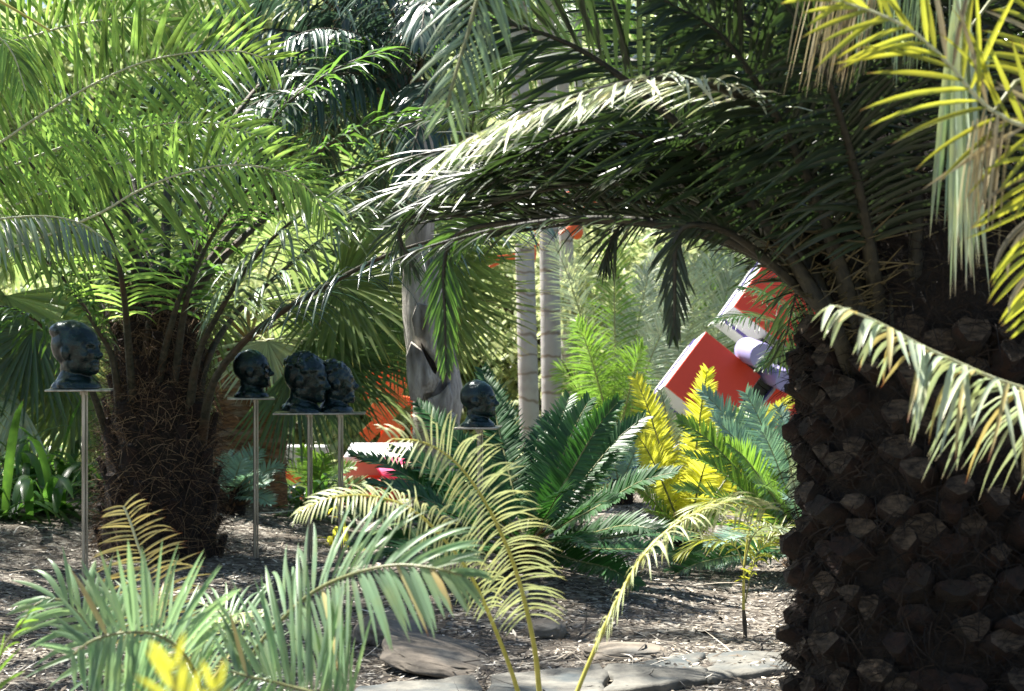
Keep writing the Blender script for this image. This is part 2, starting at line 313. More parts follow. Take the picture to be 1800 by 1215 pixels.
# ------------------------------------------------------------------ setting: ground, mulch
def build_ground():
    xs = np.concatenate([np.linspace(-60, -9, 12), np.arange(-8.5, 8.6, .25), np.linspace(9, 60, 12)])
    ys = np.concatenate([np.arange(-6, 5, 1.), np.arange(5, 22, .25), np.linspace(22.5, 70, 26)])
    V = []; 
    for y in ys:
        for x in xs:
            n = mnoise.noise(Vector((x*2.2, y*2.2, 0)))*.03 if 5 < y < 27 else 0
            V.append((x, y, gh(x, y)+n))
    nx = len(xs); f = np.array([[j*nx+i, j*nx+i+1, (j+1)*nx+i+1, (j+1)*nx+i] for j in range(len(ys)-1) for i in range(nx-1)])
    mb = MB(); mb.add(np.array(V), f, 'ground'); tag(mb.build('ground'), kind='structure')
    n = 46000; y = 7.6+(RNG.random(n)**1.5)*15; x = (RNG.random(n)-.5)*2*(y*.285+.3)
    z = np.array([gh(a, b)+(mnoise.noise(Vector((a*2.2, b*2.2, 0)))*.03) for a, b in zip(x, y)])+RNG.uniform(0.002, .02, n)
    a = RNG.uniform(0, 2*math.pi, n); el = RNG.normal(0, .28, n)
    d = np.stack([np.cos(a), np.sin(a), el], 1); w = np.stack([-np.sin(a), np.cos(a), RNG.normal(0, .35, n)], 1)
    mb = MB(); big = RNG.random(n)**3
    blades(mb, 'chip', np.stack([x, y, z], 1), d, w, .02+.09*big, .007+.02*RNG.random(n), .1, 2, .3, 'leaf')
    k = 900; q = RNG.integers(0, n, k); a = RNG.uniform(0, 2*math.pi, k); d = np.stack([np.cos(a), np.sin(a), RNG.normal(.05, .12, k)], 1)
    blades(mb, 'chip', np.stack([x[q], y[q], z[q]+.01], 1), d, np.stack([-np.sin(a), np.cos(a), 0*a+.3], 1), RNG.uniform(.12, .42, k), RNG.uniform(.006, .02, k), .12, 5, .4, 'leaf', curl=RNG.normal(0, .5, (k, 3)))
    tag(mb.build('mulch'), kind='stuff')
build_ground()
def undergrowth(n, y0, y1, size, hmax, lm, seed):
    R = np.random.default_rng(seed); y = y0+(y1-y0)*R.random(n); x = (R.random(n)-.5)*2*(y*.33+1); z = np.array([gh(a, b) for a, b in zip(x, y)])
    cl = np.array([mnoise.noise(Vector((a*.9, b*.9, seed))) for a, b in zip(x, y)]); z = z+R.random(n)*hmax*np.clip(.55+cl*1.6, .08, 1.4)
    d = R.normal(size=(n, 3))+UP*.5; w = np.cross(d, R.normal(size=(n, 3))); mb = MB(); blades(mb, lm, np.stack([x, y, z], 1), d, w, size*R.uniform(.6, 1.4, n), size*.3, .4, 3, .3, 'leaf')
    tag(mb.build('undergrowth'), kind='stuff')
undergrowth(26000, 19.6, 30, .22, .55, 'tree', 3); undergrowth(24000, 29, 60, .5, 1.3, 'tree', 4)

def add_ico(bm, c, r, rot=None, sub=3):
    m = Matrix.Translation(c)
    if rot: m = m @ Euler(rot).to_matrix().to_4x4()
    m = m @ Matrix.Diagonal((*r, 1)); bmesh.ops.create_icosphere(bm, subdivisions=sub, radius=1, matrix=m)
def remesh(bm, voxel, smooth=4):
    me = bpy.data.meshes.new('tmp'); bm.to_mesh(me); bm.free(); o = bpy.data.objects.new('tmp', me); COL.objects.link(o)
    r = o.modifiers.new('r', 'REMESH'); r.mode = 'VOXEL'; r.voxel_size = voxel; r.use_smooth_shade = True
    if smooth: s = o.modifiers.new('s', 'SMOOTH'); s.factor = .5; s.iterations = smooth
    dg = bpy.context.evaluated_depsgraph_get(); me2 = bpy.data.meshes.new_from_object(o.evaluated_get(dg)); bpy.data.objects.remove(o); return me2
def mobj(name, me, mname, parent=None, loc=None, smooth=True):
    me.name = name; me.materials.clear(); me.materials.append(M[mname]); o = bpy.data.objects.new(name, me); COL.objects.link(o)
    if smooth: me.polygons.foreach_set('use_smooth', [True]*len(me.polygons))
    if parent: o.parent = parent
    if loc is not None: o.location = loc
    return o
def box(mb, mname, c, s, R=None, bev=0):
    """box with chamfered edges; c centre, s full sizes, R 3x3"""
    bm = bmesh.new(); bmesh.ops.create_cube(bm, size=1, matrix=Matrix.Diagonal((*s, 1)))
    if bev: bmesh.ops.bevel(bm, geom=bm.edges[:]+bm.verts[:], offset=bev, segments=2, affect='EDGES', profile=.5)
    v = np.array([q.co[:] for q in bm.verts]); bm.verts.index_update(); fs = [[q.index for q in f.verts] for f in bm.faces]; bm.free()
    if R is not None: v = v @ np.asarray(R).T
    mb.add(v+np.asarray(c), fs, mname)

# ------------------------------------------------------------------ rocks and path
def rock(name, px0, px1, py0, py1, d, hz, label, cat='rock', mname='stone', group=None, ang=0, seed=0, dy=.35):
    c = P((px0+px1)/2, py1, d); sx = (px1-px0)/2*d/F
    bm = bmesh.new(); bmesh.ops.create_icosphere(bm, subdivisions=5, radius=1)
    for v in bm.verts:
        p = v.co.copy(); s = 1+.16*mnoise.noise(p*1.4+Vector((seed, 0, 0)))+.06*mnoise.noise(p*4+Vector((seed, 3, 0)))+.02*mnoise.noise(p*11)
        q = Vector([math.copysign(abs(k)**.72, k) for k in p])*s; v.co = Vector((q.x*sx, q.y*dy, q.z*hz))
    bm.transform(Matrix.Rotation(ang, 4, 'Y')); me = bpy.data.meshes.new(name); bm.to_mesh(me); bm.free()
    o = mobj(name, me, mname, loc=(c[0], d, gh(c[0], d)+hz*.42)); return tag(o, label, cat, group)
rock('boulder', 665, 875, 1090, 1160, 9.3, .04, 'long low sandstone boulder sloping down to the right below the blue green fronds', ang=.2, seed=1, dy=.5)
rock('boulder', 630, 760, 1062, 1092, 9.9, .07, 'half buried sandstone slab just behind the long sloping boulder', seed=5, ang=.1)
rock('boulder', 925, 995, 1106, 1128, 9.9, .045, 'small rounded tan stone beside the plant label stake', seed=9, dy=.15)
rock('boulder', 1030, 1172, 1134, 1156, 9.25, .035, 'flat pale stone at the far edge of the flagstone path', seed=13, dy=.2)
def flag(px0, px1, pyt, pyb, label, seed):
    # irregular slab: corners found on the ground
    def G(px, py): d = (CZ-.03)*F/(py-607.5); return np.array([(px-900)*d/F, d])
    (xa, xb), (ta, tb), (ba, bb) = (px0, px1), pyt, pyb
    c = [G(xa, ba), G((xa+xb)/2, (ba+bb)/2), G(xb, bb), G(xb, tb), G((xa+xb)/2, (ta+tb)/2), G(xa, ta)]
    pts = []
    for i in range(6):
        p, q = c[i], c[(i+1) % 6]
        for t in np.linspace(0, 1, 8, endpoint=False):
            z = p*(1-t)+q*t; z = z+.07*np.array([mnoise.noise(Vector((z[0]*3, z[1]*3, seed))), mnoise.noise(Vector((z[0]*3, z[1]*3, seed+5)))]); pts.append(z)
    pts = np.array(pts); ce = pts.mean(0); mb = MB(); rings = []
    for s, z in ((1.0, -.12), (1.01, .0), (1.005, .018), (.985, .028), (.9, .031), (.75, .030), (.6, .031), (.4, .030), (.1, .031)):
        q = ce+(pts-ce)*s; rings.append(np.array([[a, b, z+(.014*mnoise.noise(Vector((a*4, b*7, seed)))+.006*mnoise.noise(Vector((a*14, b*14, seed))))*(z > 0)] for a, b in q]))
    n = len(pts); V = np.concatenate(rings); k = np.arange(len(rings)-1)[:, None]*n; j = np.arange(n)[None]; j2 = (j+1) % n
    f = np.stack([k+j, k+j2, k+n+j2, k+n+j], -1).reshape(-1, 4); mb.add(V, f, 'flag'); mb.add(rings[-1], [list(range(n))], 'flag')
    tag(mb.build('flagstone'), label, 'flagstone', 'flagstones of the garden path')
flag(640, 845, (1204, 1186), (1240, 1240), 'leftmost flagstone of the path, narrow and cut by the bottom edge', 1)
flag(850, 1062, (1186, 1166), (1240, 1222), 'grey flagstone crossed by the three yellow stalks', 2)
flag(1068, 1235, (1165, 1148), (1214, 1192), 'flagstone with a rough rounded front edge right of the yellow stalks', 3)
flag(1241, 1400, (1147, 1144), (1190, 1172), 'rightmost flagstone of the path, beside the dark date palm trunk', 4)

# ------------------------------------------------------------------ the dark date palm on the right
RP = P(1650, 560, 7.0); rx, ry = RP[0], RP[1]
rp = thing('date_palm', 'massive date palm with dark scaly trunk at the right, its fronds arching over the view', 'palm tree', (rx, ry, 0))
def date_trunk():
    mb = MB(); H = 2.35; rad = lambda z: .45+.08*math.exp(-z/.35)-.22*max(0, (z-1.6))
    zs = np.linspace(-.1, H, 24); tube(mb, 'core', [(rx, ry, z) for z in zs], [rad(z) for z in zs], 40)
    row = 0; z = -.02
    while z < 1.66:
        nb = 18
        for k in range(nb):
            if random.random() < .07: continue
            a = (k+.5*(row % 2))*2*math.pi/nb+random.uniform(-.09, .09); zz = z+random.uniform(-.04, .04)
            w = random.uniform(.05, .092); h = random.uniform(.03, .058); pr = random.uniform(.01, .10); R = rad(zz)
            er = np.array([math.cos(a), math.sin(a), 0]); et = np.array([-math.sin(a), math.cos(a), 0])
            out = [(-.25, -1.25), (.3, -1.2), (.95, -.15), (.8, .45), (.2, .75), (-.4, .7), (-.9, .35), (-.95, -.3)]
            o0 = np.array([rx, ry, zz]); i_ = []; o_ = []; m_ = []
            for (u, v) in out:
                u += random.uniform(-.16, .16); v += random.uniform(-.2, .2)
                i_.append(o0+er*(R-.04)+et*u*w*.8+UP*(v*h*1.3-.06)); rr = R+pr*(.55+.45*(v < 0)) 
                m_.append(o0+er*(R+pr*.5)+et*u*w+UP*(v*h*1.15-.02)); o_.append(o0+er*(rr+.02)+et*u*w*.8+UP*v*h*.8)
            n = 8; V = np.array(i_+m_+o_); j = np.arange(n); j2 = (j+1) % n
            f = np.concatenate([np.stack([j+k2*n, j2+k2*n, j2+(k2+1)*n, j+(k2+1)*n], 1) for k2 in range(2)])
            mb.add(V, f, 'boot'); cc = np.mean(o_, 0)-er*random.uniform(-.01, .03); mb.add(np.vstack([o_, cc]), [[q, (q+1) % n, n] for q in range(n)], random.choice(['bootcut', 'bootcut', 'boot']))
        row += 1; z += .084
    n = 10000; a = RNG.uniform(0, 2*math.pi, n); z = RNG.uniform(-.05, 2.3, n); R = np.array([rad(q) for q in z])+RNG.uniform(0, .075, n)
    b = np.stack([rx+np.cos(a)*R, ry+np.sin(a)*R, z], 1); er = np.stack([np.cos(a), np.sin(a), 0*a], 1); et = np.stack([-np.sin(a), np.cos(a), 0*a], 1)
    d = er*RNG.uniform(.1, .9, n)[:, None]+et*RNG.normal(0, .8, n)[:, None]+UP*RNG.normal(.1, .6, n)[:, None]
    blades(mb, 'fibredark', b, d, np.cross(d, er), RNG.uniform(.05, .17, n), .0045, .5, 4, 0, 'hair', curl=RNG.normal(0, .5, (n, 3)))
    return mb
date_trunk().build('trunk', rp)
def rfrond(cp, **k):
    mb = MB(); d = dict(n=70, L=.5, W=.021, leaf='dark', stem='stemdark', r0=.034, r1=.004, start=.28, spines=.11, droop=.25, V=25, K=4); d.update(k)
    frond(mb, [P(*c) if len(c) == 3 else c[0] for c in cp], **d); return mb.build('frond', rp)
# the low arch
rfrond([(1600, 650, 7.0), (1480, 575, 6.8), (1405, 500, 6.7), (1330, 445, 6.6), (1240, 408, 6.6), (1120, 388, 6.6), (1000, 386, 6.6), (880, 402, 6.6), (760, 432, 6.6), (690, 460, 6.6)],
       L=.24, start=.36, droop=.5, V=20, n=84, r0=.04, sparse=.3, W=.010, jit=14)
for i, (ex, ey, pk, dd) in enumerate([(660, 330, 300, 7.1), (720, 350, 290, 6.9), (800, 270, 260, 7.3), (620, 300, 255, 7.6), (880, 230, 220, 7.0), (960, 300, 250, 7.7), (1040, 310, 270, 6.9), (940, 170, 170, 7.5), (700, 200, 180, 8.0), (1090, 280, 230, 6.6), (1120, 200, 150, 7.8)]):
    mx = (ex+1560)/2; sx = 1540+random.uniform(-30, 30)
    rfrond([(1600, 620, 7.0), (sx-30, 540-i*9, 6.95), (sx-130, 430-i*10, dd), (mx, pk+random.uniform(0, 30), dd), (ex+150, pk+12, dd-.05), (ex, ey+20, dd-.1)], L=.36, W=.017, droop=random.uniform(.15, .5), V=18, roll=random.uniform(-25, 25), n=84, start=.3)
for i in range(13):
    k = i/12; up = 8+k*150+random.uniform(-12, 12); dd = 7.0+random.uniform(-.35, 1.2); ex = 690+random.uniform(-40, 200)+k*120
    rfrond([(1600, 640, 7.0), (1490, 570-up*.35, 6.95), (1405-k*30, 500-up*.6, dd), (1300-k*40, 436-up*.75, dd), (1160-k*30, 396-up, dd), (1010, 390-up*1.02, dd), (ex, 425-up*.75, dd)], L=.34, W=.016, droop=random.uniform(-.05, .25), V=random.uniform(10, 55), roll=random.uniform(-35, 35), n=84, start=.25, r0=.026, jit=12)
# near vertical fronds with spines seen against the dark crown
for bx, tx, ty, dd in [(1612, 1606, -260, 6.35), (1560, 1380, -260, 6.4), (1530, 1180, -150, 6.6), (1680, 1760, -260, 6.4), (1640, 1690, -330, 7.2), (1580, 1500, -330, 7.4), (1540, 1290, -230, 7.4), (1720, 1900, -200, 6.8), (1500, 1050, -60, 7.2), (1500, 960, 60, 6.5), (1740, 2000, -50, 6.4), (1530, 1240, 40, 6.2), (1560, 1420, 60, 6.1)]:
    mx, my = bx*.5+tx*.5, 560*.5+ty*.5-60
    rfrond([(bx, 660, 6.75), (bx*.9+tx*.1, 540, 6.65), (mx+(bx-tx)*.1, my+60, (6.7+dd)/2), (tx*.85+bx*.15, ty+40, dd), (tx-(bx-tx)*.25, ty-40, dd-.2)], L=.52, W=.02, start=.33, n=80, ref=(0, -1, .3), spines=.13, droop=.22, V=22)
# frond with sunlight and glints painted into its white leaf colour
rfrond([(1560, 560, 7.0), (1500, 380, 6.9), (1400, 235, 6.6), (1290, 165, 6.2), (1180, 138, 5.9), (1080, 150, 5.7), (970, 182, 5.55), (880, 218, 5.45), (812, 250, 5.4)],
       leaf='sunwhite', L=.28, W=.0145, a0=52, a1=16, droop=.38, V=8, roll=-10, start=.42, n=110, r0=.03, lp=([0, .2, .6, 1], [.9, .8, .85, 1.0]), jit=12)
# frond that hangs into the top of the picture
rfrond([(1570, 520, 7.1), (1480, 150, 6.7), (1300, -150, 6.3), (1080, -230, 5.9), (920, -160, 5.6), (850, -30, 5.4), (822, 60, 5.35), (798, 140, 5.3), (785, 190, 5.3)],
       leaf='grey', stem='stem', L=.34, W=.0125, a0=60, a1=35, droop=.35, V=8, roll=0, ref=(0, 1, 0), start=.5, n=130, jit=4, vj=4, r0=.02, r1=.005)
# hanging frond tips under the arch
rfrond([(1420, 520, 6.7), (1300, 420, 6.5), (1220, 395, 6.4), (1190, 420, 6.4), (1186, 480, 6.4), (1186, 540, 6.4), (1184, 590, 6.4)],
       leaf='dark', L=.15, W=.0095, a0=42, a1=20, droop=.3, V=5, ref=(0, 1, 0), start=.42, n=100, jit=4, r0=.02, spines=0, fold=.3)
rfrond([(1000, 385, 6.9), (860, 395, 7.0), (795, 420, 7.1), (780, 480, 7.1), (782, 550, 7.1), (784, 640, 7.1)],
       leaf='mid', L=.19, W=.011, a0=38, a1=15, droop=.3, V=8, ref=(0, 1, 0), start=.3, n=90, jit=4, r0=.012, spines=0, fold=.3)
for x0, y0, x1, y1 in [(700, 385, 725, 470), (1075, 395, 1065, 460)]:
    rfrond([(x0+120, 380, 7.0), (x0+30, y0-5, 7.0), (x0, y0+25, 7.0), (x1, y1, 7.0)], leaf='dark', L=.2, W=.008, a0=35, a1=12, droop=.35, V=5, ref=(0, 1, 0), start=.25, n=26, jit=8, r0=.008, spines=0)
# rest of the crown, all round
crown(rp, (rx, ry, 1.75), 'dark', 'stemdark', 3.0, .5, .021, (78, 62, 45, 30), 9, bend=75, droop=.35, n=60, start=.25, spines=.11, rb=.22, r0=.034,
      azs=lambda az, e: not (205 < az < 335 and e < 60) and not (135 < az < 230 and e < 70), K=3)

# ------------------------------------------------------------------ left palm with the fibrous trunk
LPx = P(280, 700, 13.0); lx, ly = LPx[0], LPx[1]
lp = thing('fibre_palm', 'palm with shaggy brown fibrous trunk and grey upright leaf stalks between the first two busts', 'palm tree', (lx, ly, 0))
def fibre_trunk():
    mb = MB(); rad = lambda z: .355+.05*math.exp(-z/.3)-.17*max(0, z-.8)
    zs = np.linspace(-.1, 2.0, 24); tube(mb, 'core', [(lx, ly, z) for z in zs], [rad(z) for z in zs], 32)
    for i in range(70):
        a = i*2.39996; z = i*.024+.05; R = rad(z); er = np.array([math.cos(a), math.sin(a), 0]); et = np.array([-math.sin(a), math.cos(a), 0]); o0 = np.array([lx, ly, z])+er*R
        w = random.uniform(.05, .09); h = random.uniform(.08, .2); tube(mb, 'boot', [o0-er*.04-UP*.1, o0-er*.0, o0+er*.03+UP*h*.7, o0+er*.05+UP*h], [w, w*.95, w*.7, w*.55], 8, .45, er)
    n = 5600; a = RNG.uniform(0, 2*math.pi, n); z = RNG.uniform(-.03, 1.95, n); R = np.array([rad(q) for q in z])+RNG.uniform(0, .07, n)
    b = np.stack([lx+np.cos(a)*R, ly+np.sin(a)*R, z], 1); er = np.stack([np.cos(a), np.sin(a), 0*a], 1); et = np.stack([-np.sin(a), np.cos(a), 0*a], 1)
    d = er*RNG.uniform(.05, .5, n)[:, None]+et*RNG.normal(0, .9, n)[:, None]+UP*RNG.normal(.25, .6, n)[:, None]
    blades(mb, 'fibre', b, d, np.cross(d, er), RNG.uniform(.08, .24, n), .005, .3, 4, 0, 'hair', curl=RNG.normal(0, .5, (n, 3)))
    n = 2600; a = RNG.uniform(0, 2*math.pi, n); z = RNG.uniform(1.0, 1.75, n); R = .22+.30*np.clip((z-1.0)/.75, 0, 1)*RNG.random(n)
    b = np.stack([lx+np.cos(a)*R, ly+np.sin(a)*R, z], 1); d = RNG.normal(0, 1, (n, 3))*np.array([.8, .8, .5])+UP*.5
    blades(mb, 'fibre', b, d, np.cross(d, UP), RNG.uniform(.08, .26, n), .005, .6, 4, 0, 'hair', curl=RNG.normal(0, .6, (n, 3)))
    return mb
fibre_trunk().build('trunk', lp)
def lfrond(cp, **k):
    mb = MB(); d = dict(n=60, L=.5, W=.024, leaf='mid', stem='stemgrey', r0=.036, r1=.005, start=.35, droop=.35, V=20, K=4, spines=0); d.update(k)
    frond(mb, [P(*c) for c in cp], **d); return mb.build('frond', lp)
# long stalk of the left half of the arch
lfrond([(352, 800, 12.95), (372, 680, 12.6), (425, 605, 12.4), (490, 552, 12.1), (570, 505, 11.8), (650, 462, 11.5), (740, 428, 11.2), (850, 402, 11.0), (960, 392, 10.8)], L=.5, leaf='bluedark', start=.36, droop=.75, W=.02, n=76, r0=.036, sparse=.15)
lfrond([(338, 800, 12.95), (360, 650, 12.9), (400, 570, 13), (470, 500, 13), (560, 425, 13), (660, 360, 12.9), (760, 330, 12.8)], L=.5, leaf='grey', start=.4, droop=.7, n=70)
lfrond([(325, 800, 12.95), (345, 640, 12.6), (385, 550, 12.4), (450, 450, 12.2), (540, 370, 12), (640, 330, 11.9)], L=.48, leaf='grey', start=.42, droop=.9, n=70)
lfrond([(290, 800, 12.95), (312, 630, 12.7), (330, 520, 12.5), (370, 420, 12.4), (440, 330, 12.2), (540, 290, 12)], L=.45, leaf='mid', start=.42, droop=.5)
lfrond([(262, 800, 12.9), (285, 640, 12.7), (310, 540, 12.5), (345, 440, 12.5), (380, 330, 12.6), (400, 230, 12.8)], L=.5, leaf='mid', start=.45)
lfrond([(262, 800, 12.95), (255, 630, 12.75), (262, 540, 12.8), (240, 440, 13), (200, 330, 13.2)], L=.5, leaf='mid', start=.5)
lfrond([(215, 800, 12.95), (200, 640, 12.6), (165, 570, 12.5), (120, 500, 12.5), (60, 440, 12.4), (-20, 400, 12.3)], L=.45, leaf='mid', start=.45, droop=.6)
lfrond([(225, 800, 12.95), (205, 610, 12.9), (165, 510, 13), (110, 420, 13), (40, 360, 13)], L=.45, leaf='mid', start=.4)
lfrond([(200, 800, 12.95), (150, 660, 12.5), (90, 590, 12.4), (40, 550, 12.3), (-40, 530, 12.2)], L=.4, leaf='mid', start=.5, droop=.7)
lfrond([(240, 800, 12.95), (225, 600, 12.5), (215, 500, 12.2), (190, 400, 12), (130, 330, 11.8), (60, 310, 11.6)], L=.45, leaf='bright', start=.45, droop=.5)
lfrond([(300, 800, 12.95), (325, 560, 13.2), (365, 430, 13.4), (430, 330, 13.5), (520, 250, 13.6)], L=.5, leaf='mid', start=.4, droop=.4)
crown(lp, (lx, ly, 1.75), 'mid', 'stemgrey', 2.7, .48, .026, (80, 66, 52), 7, bend=70, droop=.4, n=54, start=.3, rb=.15, r0=.04, azs=lambda az, e: not (215 < az < 325), K=3)

# ------------------------------------------------------------------ palm just outside the left edge with the bright back-lit fronds
BX = P(-420, 500, 10.6)
bp = thing('feather_palm', 'bright yellow green feather palm reaching in from the left edge, fronds glowing against the sun', 'palm tree', (BX[0], BX[1], 0))
mb = MB(); tube(mb, 'bark', [(BX[0], BX[1], z) for z in np.linspace(-.1, 2.0, 10)], np.linspace(.26, .2, 10), 20); mb.build('trunk', bp)
def bfrond(cp, **k):
    mb = MB(); d = dict(n=92, L=.5, W=.0225, leaf='bright', stem='stempale', r0=.016, r1=.004, start=.25, droop=.18, V=0, roll=-112, K=4, a0=84, a1=42, jit=5); d.update(k)
    frond(mb, [P(*c) for c in cp], **d); return mb.build('frond', bp)
bfrond([(-400, 420, 10.6), (-200, 350, 10.6), (-20, 262, 10.6), (60, 210, 10.6), (160, 150, 10.6), (250, 110, 10.6), (340, 92, 10.6), (420, 90, 10.6), (480, 108, 10.6)], L=.50, start=.3, n=100)
bfrond([(-400, 470, 10.4), (-200, 470, 10.4), (0, 440, 10.4), (160, 382, 10.4), (240, 337, 10.4), (320, 305, 10.4), (400, 290, 10.4), (480, 298, 10.4), (540, 330, 10.4), (580, 385, 10.4)], L=.42, start=.38, n=110, droop=.3, leaf='bright')
bfrond([(-400, 380, 10.9), (-200, 210, 10.9), (-40, 100, 10.9), (60, 62, 10.9), (150, 40, 10.9), (250, 32, 10.9), (330, 60, 10.9)], L=.42, n=90)
bfrond([(-380, 340, 11.2), (-200, 120, 11.2), (0, -20, 11.2), (140, -50, 11.2), (300, -40, 11.2), (420, -10, 11.2)], L=.52, n=90)
bfrond([(-400, 450, 11.5), (-200, 380, 11.5), (0, 300, 11.5), (120, 255, 11.5), (240, 225, 11.5), (360, 215, 11.5), (460, 240, 11.5)], L=.5, n=90)
bfrond([(-380, 500, 11.0), (-200, 450, 11.0), (-60, 400, 11.0), (60, 345, 11.0), (200, 290, 11.8), (330, 240, 12)], L=.45, n=80)
bfrond([(-400, 480, 9.6), (-250, 440, 9.6), (-100, 400, 9.6), (0, 385, 9.6), (80, 380, 9.6), (140, 392, 9.6), (190, 425, 9.6)], L=.38, leaf='grey', droop=.8, roll=-20, n=70, W=.02)
bfrond([(-380, -60, 8.2), (-250, -110, 8.2), (-120, -70, 8.2), (0, 2, 8.2), (45, 28, 8.2), (88, 54, 8.2)], L=.25, n=40, stem='stemyellow', r0=.022, r1=.006, start=.2, sides=())
bfrond([(-390, 420, 9.2), (-250, 260, 9.2), (-100, 90, 9.2), (-20, 60, 9.2), (20, 90, 9.2), (45, 160, 9.2)], L=.42, leaf='bright', droop=.7, roll=-40, n=60)
crown(bp, (BX[0], BX[1], 1.95), 'bright', 'stempale', 2.6, .48, .024, (75, 50), 6, bend=75, droop=.3, n=54, rb=.1, r0=.02, azs=lambda az, e: 60 < az < 300, K=3)

# tall palms added out of sight on the left so their crowns shade the bed
for tx, ty, th in ((-5.3, 12.8, 8.6), (-7.9, 16.8, 9.2)):
    tp = thing('added_shade_palm', 'added tall feather palm, unseen left of the view, put there to shade the bed', 'palm tree', (tx, ty, 0), 'added shade palms beside the bed')
    mb = MB(); tube(mb, 'bark', [(tx, ty, z) for z in np.linspace(-.1, th, 14)], np.linspace(.2, .15, 14), 16); mb.build('trunk', tp)
    crown(tp, (tx, ty, th), 'mid', 'stemgrey', 2.6, .5, .035, (65, 42, 20), 8, bend=70, droop=.4, n=54, rb=.1, K=3)
# ------------------------------------------------------------------ fan palms
def fan_leaf(mb, hub, ax, nr, L, span=290, n=46, W=None, leaf='fan', droop=.12, petiole=None, K=6):
    ax = nrm(ax); nr = nrm(np.asarray(nr, float)-np.dot(nr, ax)*ax); sd = np.cross(ax, nr)
    an = np.radians(np.linspace(-span/2, span/2, n)+RNG.normal(0, .8, n)); d = np.cos(an)[:, None]*ax+np.sin(an)[:, None]*sd+nr*(.12*np.cos(an*.5)**2+RNG.normal(0, .03, n))[:, None]
    wv = -np.sin(an)[:, None]*ax+np.cos(an)[:, None]*sd
    Ls = L*(.72+.28*np.cos(an*.5))*RNG.uniform(.92, 1.05, n); W = W or 2*L*.45*math.radians(span/n)*.6
    blades(mb, leaf, np.tile(hub, (n, 1)), d, wv, Ls, W, droop*RNG.uniform(.5, 1.6, n), K, .55, 'fan')
    if petiole is not None: 
        mid = (np.asarray(petiole)+hub)/2+UP*.08*L; tube(mb, 'stem', spline([petiole, mid, hub], 8)[0], np.linspace(.02, .012, 8), 6, .6)
def fan_palm(label, px, d, crown_y, leaves, trunk_r, bark='barkbrown', extra=10, L=.9, leafm='fan', seed=1, up_only=False):
    c = P(px, crown_y, d); random.seed(seed); t = thing('fan_palm', label, 'palm tree', (c[0], d, gh(c[0], d)), 'fan palms behind the busts')
    mb = MB(); zs = np.linspace(gh(c[0], d)-.1, c[2], 26); tube(mb, bark, [(c[0], d, z) for z in zs], [trunk_r*(1.12-.12*i/25+random.uniform(-.03, .05)) for i in range(26)], 26)
    n = 900; a = RNG.uniform(0, 6.28, n); z = RNG.uniform(zs[0], zs[-1], n); b = np.stack([c[0]+np.cos(a)*trunk_r*1.02, d+np.sin(a)*trunk_r*1.02, z], 1)
    er = np.stack([np.cos(a), np.sin(a), 0*a], 1); et = np.stack([-np.sin(a), np.cos(a), 0*a], 1); dd = et*RNG.normal(0, 1, n)[:, None]+er*.2+UP*RNG.normal(0, .2, n)[:, None]
    blades(mb, 'fibre', b, dd, np.cross(dd, er), RNG.uniform(.08, .22, n), .008, .2, 3, 0, 'hair'); mb.build('trunk', t)
    for (hx, hy, hd, ang, tilt, Lf, span, lm) in leaves:
        hub = P(hx, hy, hd); a = math.radians(ang); ax = np.array([math.cos(a), -math.sin(math.radians(tilt))*.5, math.sin(a)]); nr = np.array([0, -math.cos(math.radians(tilt)), math.sin(math.radians(tilt))])
        mb = MB(); fan_leaf(mb, hub, ax, nr, Lf, span, leaf=lm, petiole=c); mb.build('fan_leaf', t)
    for k in range(extra):
        az = k*2.4+seed; e = math.radians(random.uniform(5 if up_only else -30, 70)); dr = np.array([math.cos(az)*math.cos(e), math.sin(az)*math.cos(e), math.sin(e)])
        hub = c+dr*L*random.uniform(.9, 1.2); mb = MB(); fan_leaf(mb, hub, dr+UP*-.3, UP+dr*.2, L*random.uniform(.8, 1.05), leaf=leafm, petiole=c, droop=.25); mb.build('fan_leaf', t)
    return t
fan_palm('fan palm with peeling brown trunk behind the second bust', 438, 16.2, 600,
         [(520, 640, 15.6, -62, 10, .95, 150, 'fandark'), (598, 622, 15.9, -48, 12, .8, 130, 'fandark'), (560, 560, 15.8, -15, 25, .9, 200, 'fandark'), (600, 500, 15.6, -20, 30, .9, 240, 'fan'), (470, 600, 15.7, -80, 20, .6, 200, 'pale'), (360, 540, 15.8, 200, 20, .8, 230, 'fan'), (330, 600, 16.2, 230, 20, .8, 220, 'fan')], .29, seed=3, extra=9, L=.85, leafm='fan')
fan_palm('fan palm with wide yellow tipped fan right of the pale trunk', 752, 17.6, 470,
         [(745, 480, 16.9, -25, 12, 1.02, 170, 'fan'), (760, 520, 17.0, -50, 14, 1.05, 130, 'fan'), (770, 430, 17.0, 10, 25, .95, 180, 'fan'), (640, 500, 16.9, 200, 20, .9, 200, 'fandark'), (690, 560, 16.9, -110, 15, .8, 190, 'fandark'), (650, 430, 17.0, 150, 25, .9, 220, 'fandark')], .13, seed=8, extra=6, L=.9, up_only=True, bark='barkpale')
fan_palm('fan palm at the left edge with fans hanging behind the first bust', -90, 16.5, 560,
         [(130, 640, 15.9, -130, 10, .95, 190, 'fan'), (60, 580, 15.8, -100, 15, .9, 220, 'fandark'), (150, 700, 15.9, -110, 10, .8, 200, 'fan'), (10, 520, 16.0, 250, 20, 1.0, 240, 'fan'), (110, 560, 16.2, -30, 20, .7, 230, 'fan'), (30, 700, 15.7, 200, 20, .8, 200, 'pale')], .2, seed=5, extra=8, L=.85)

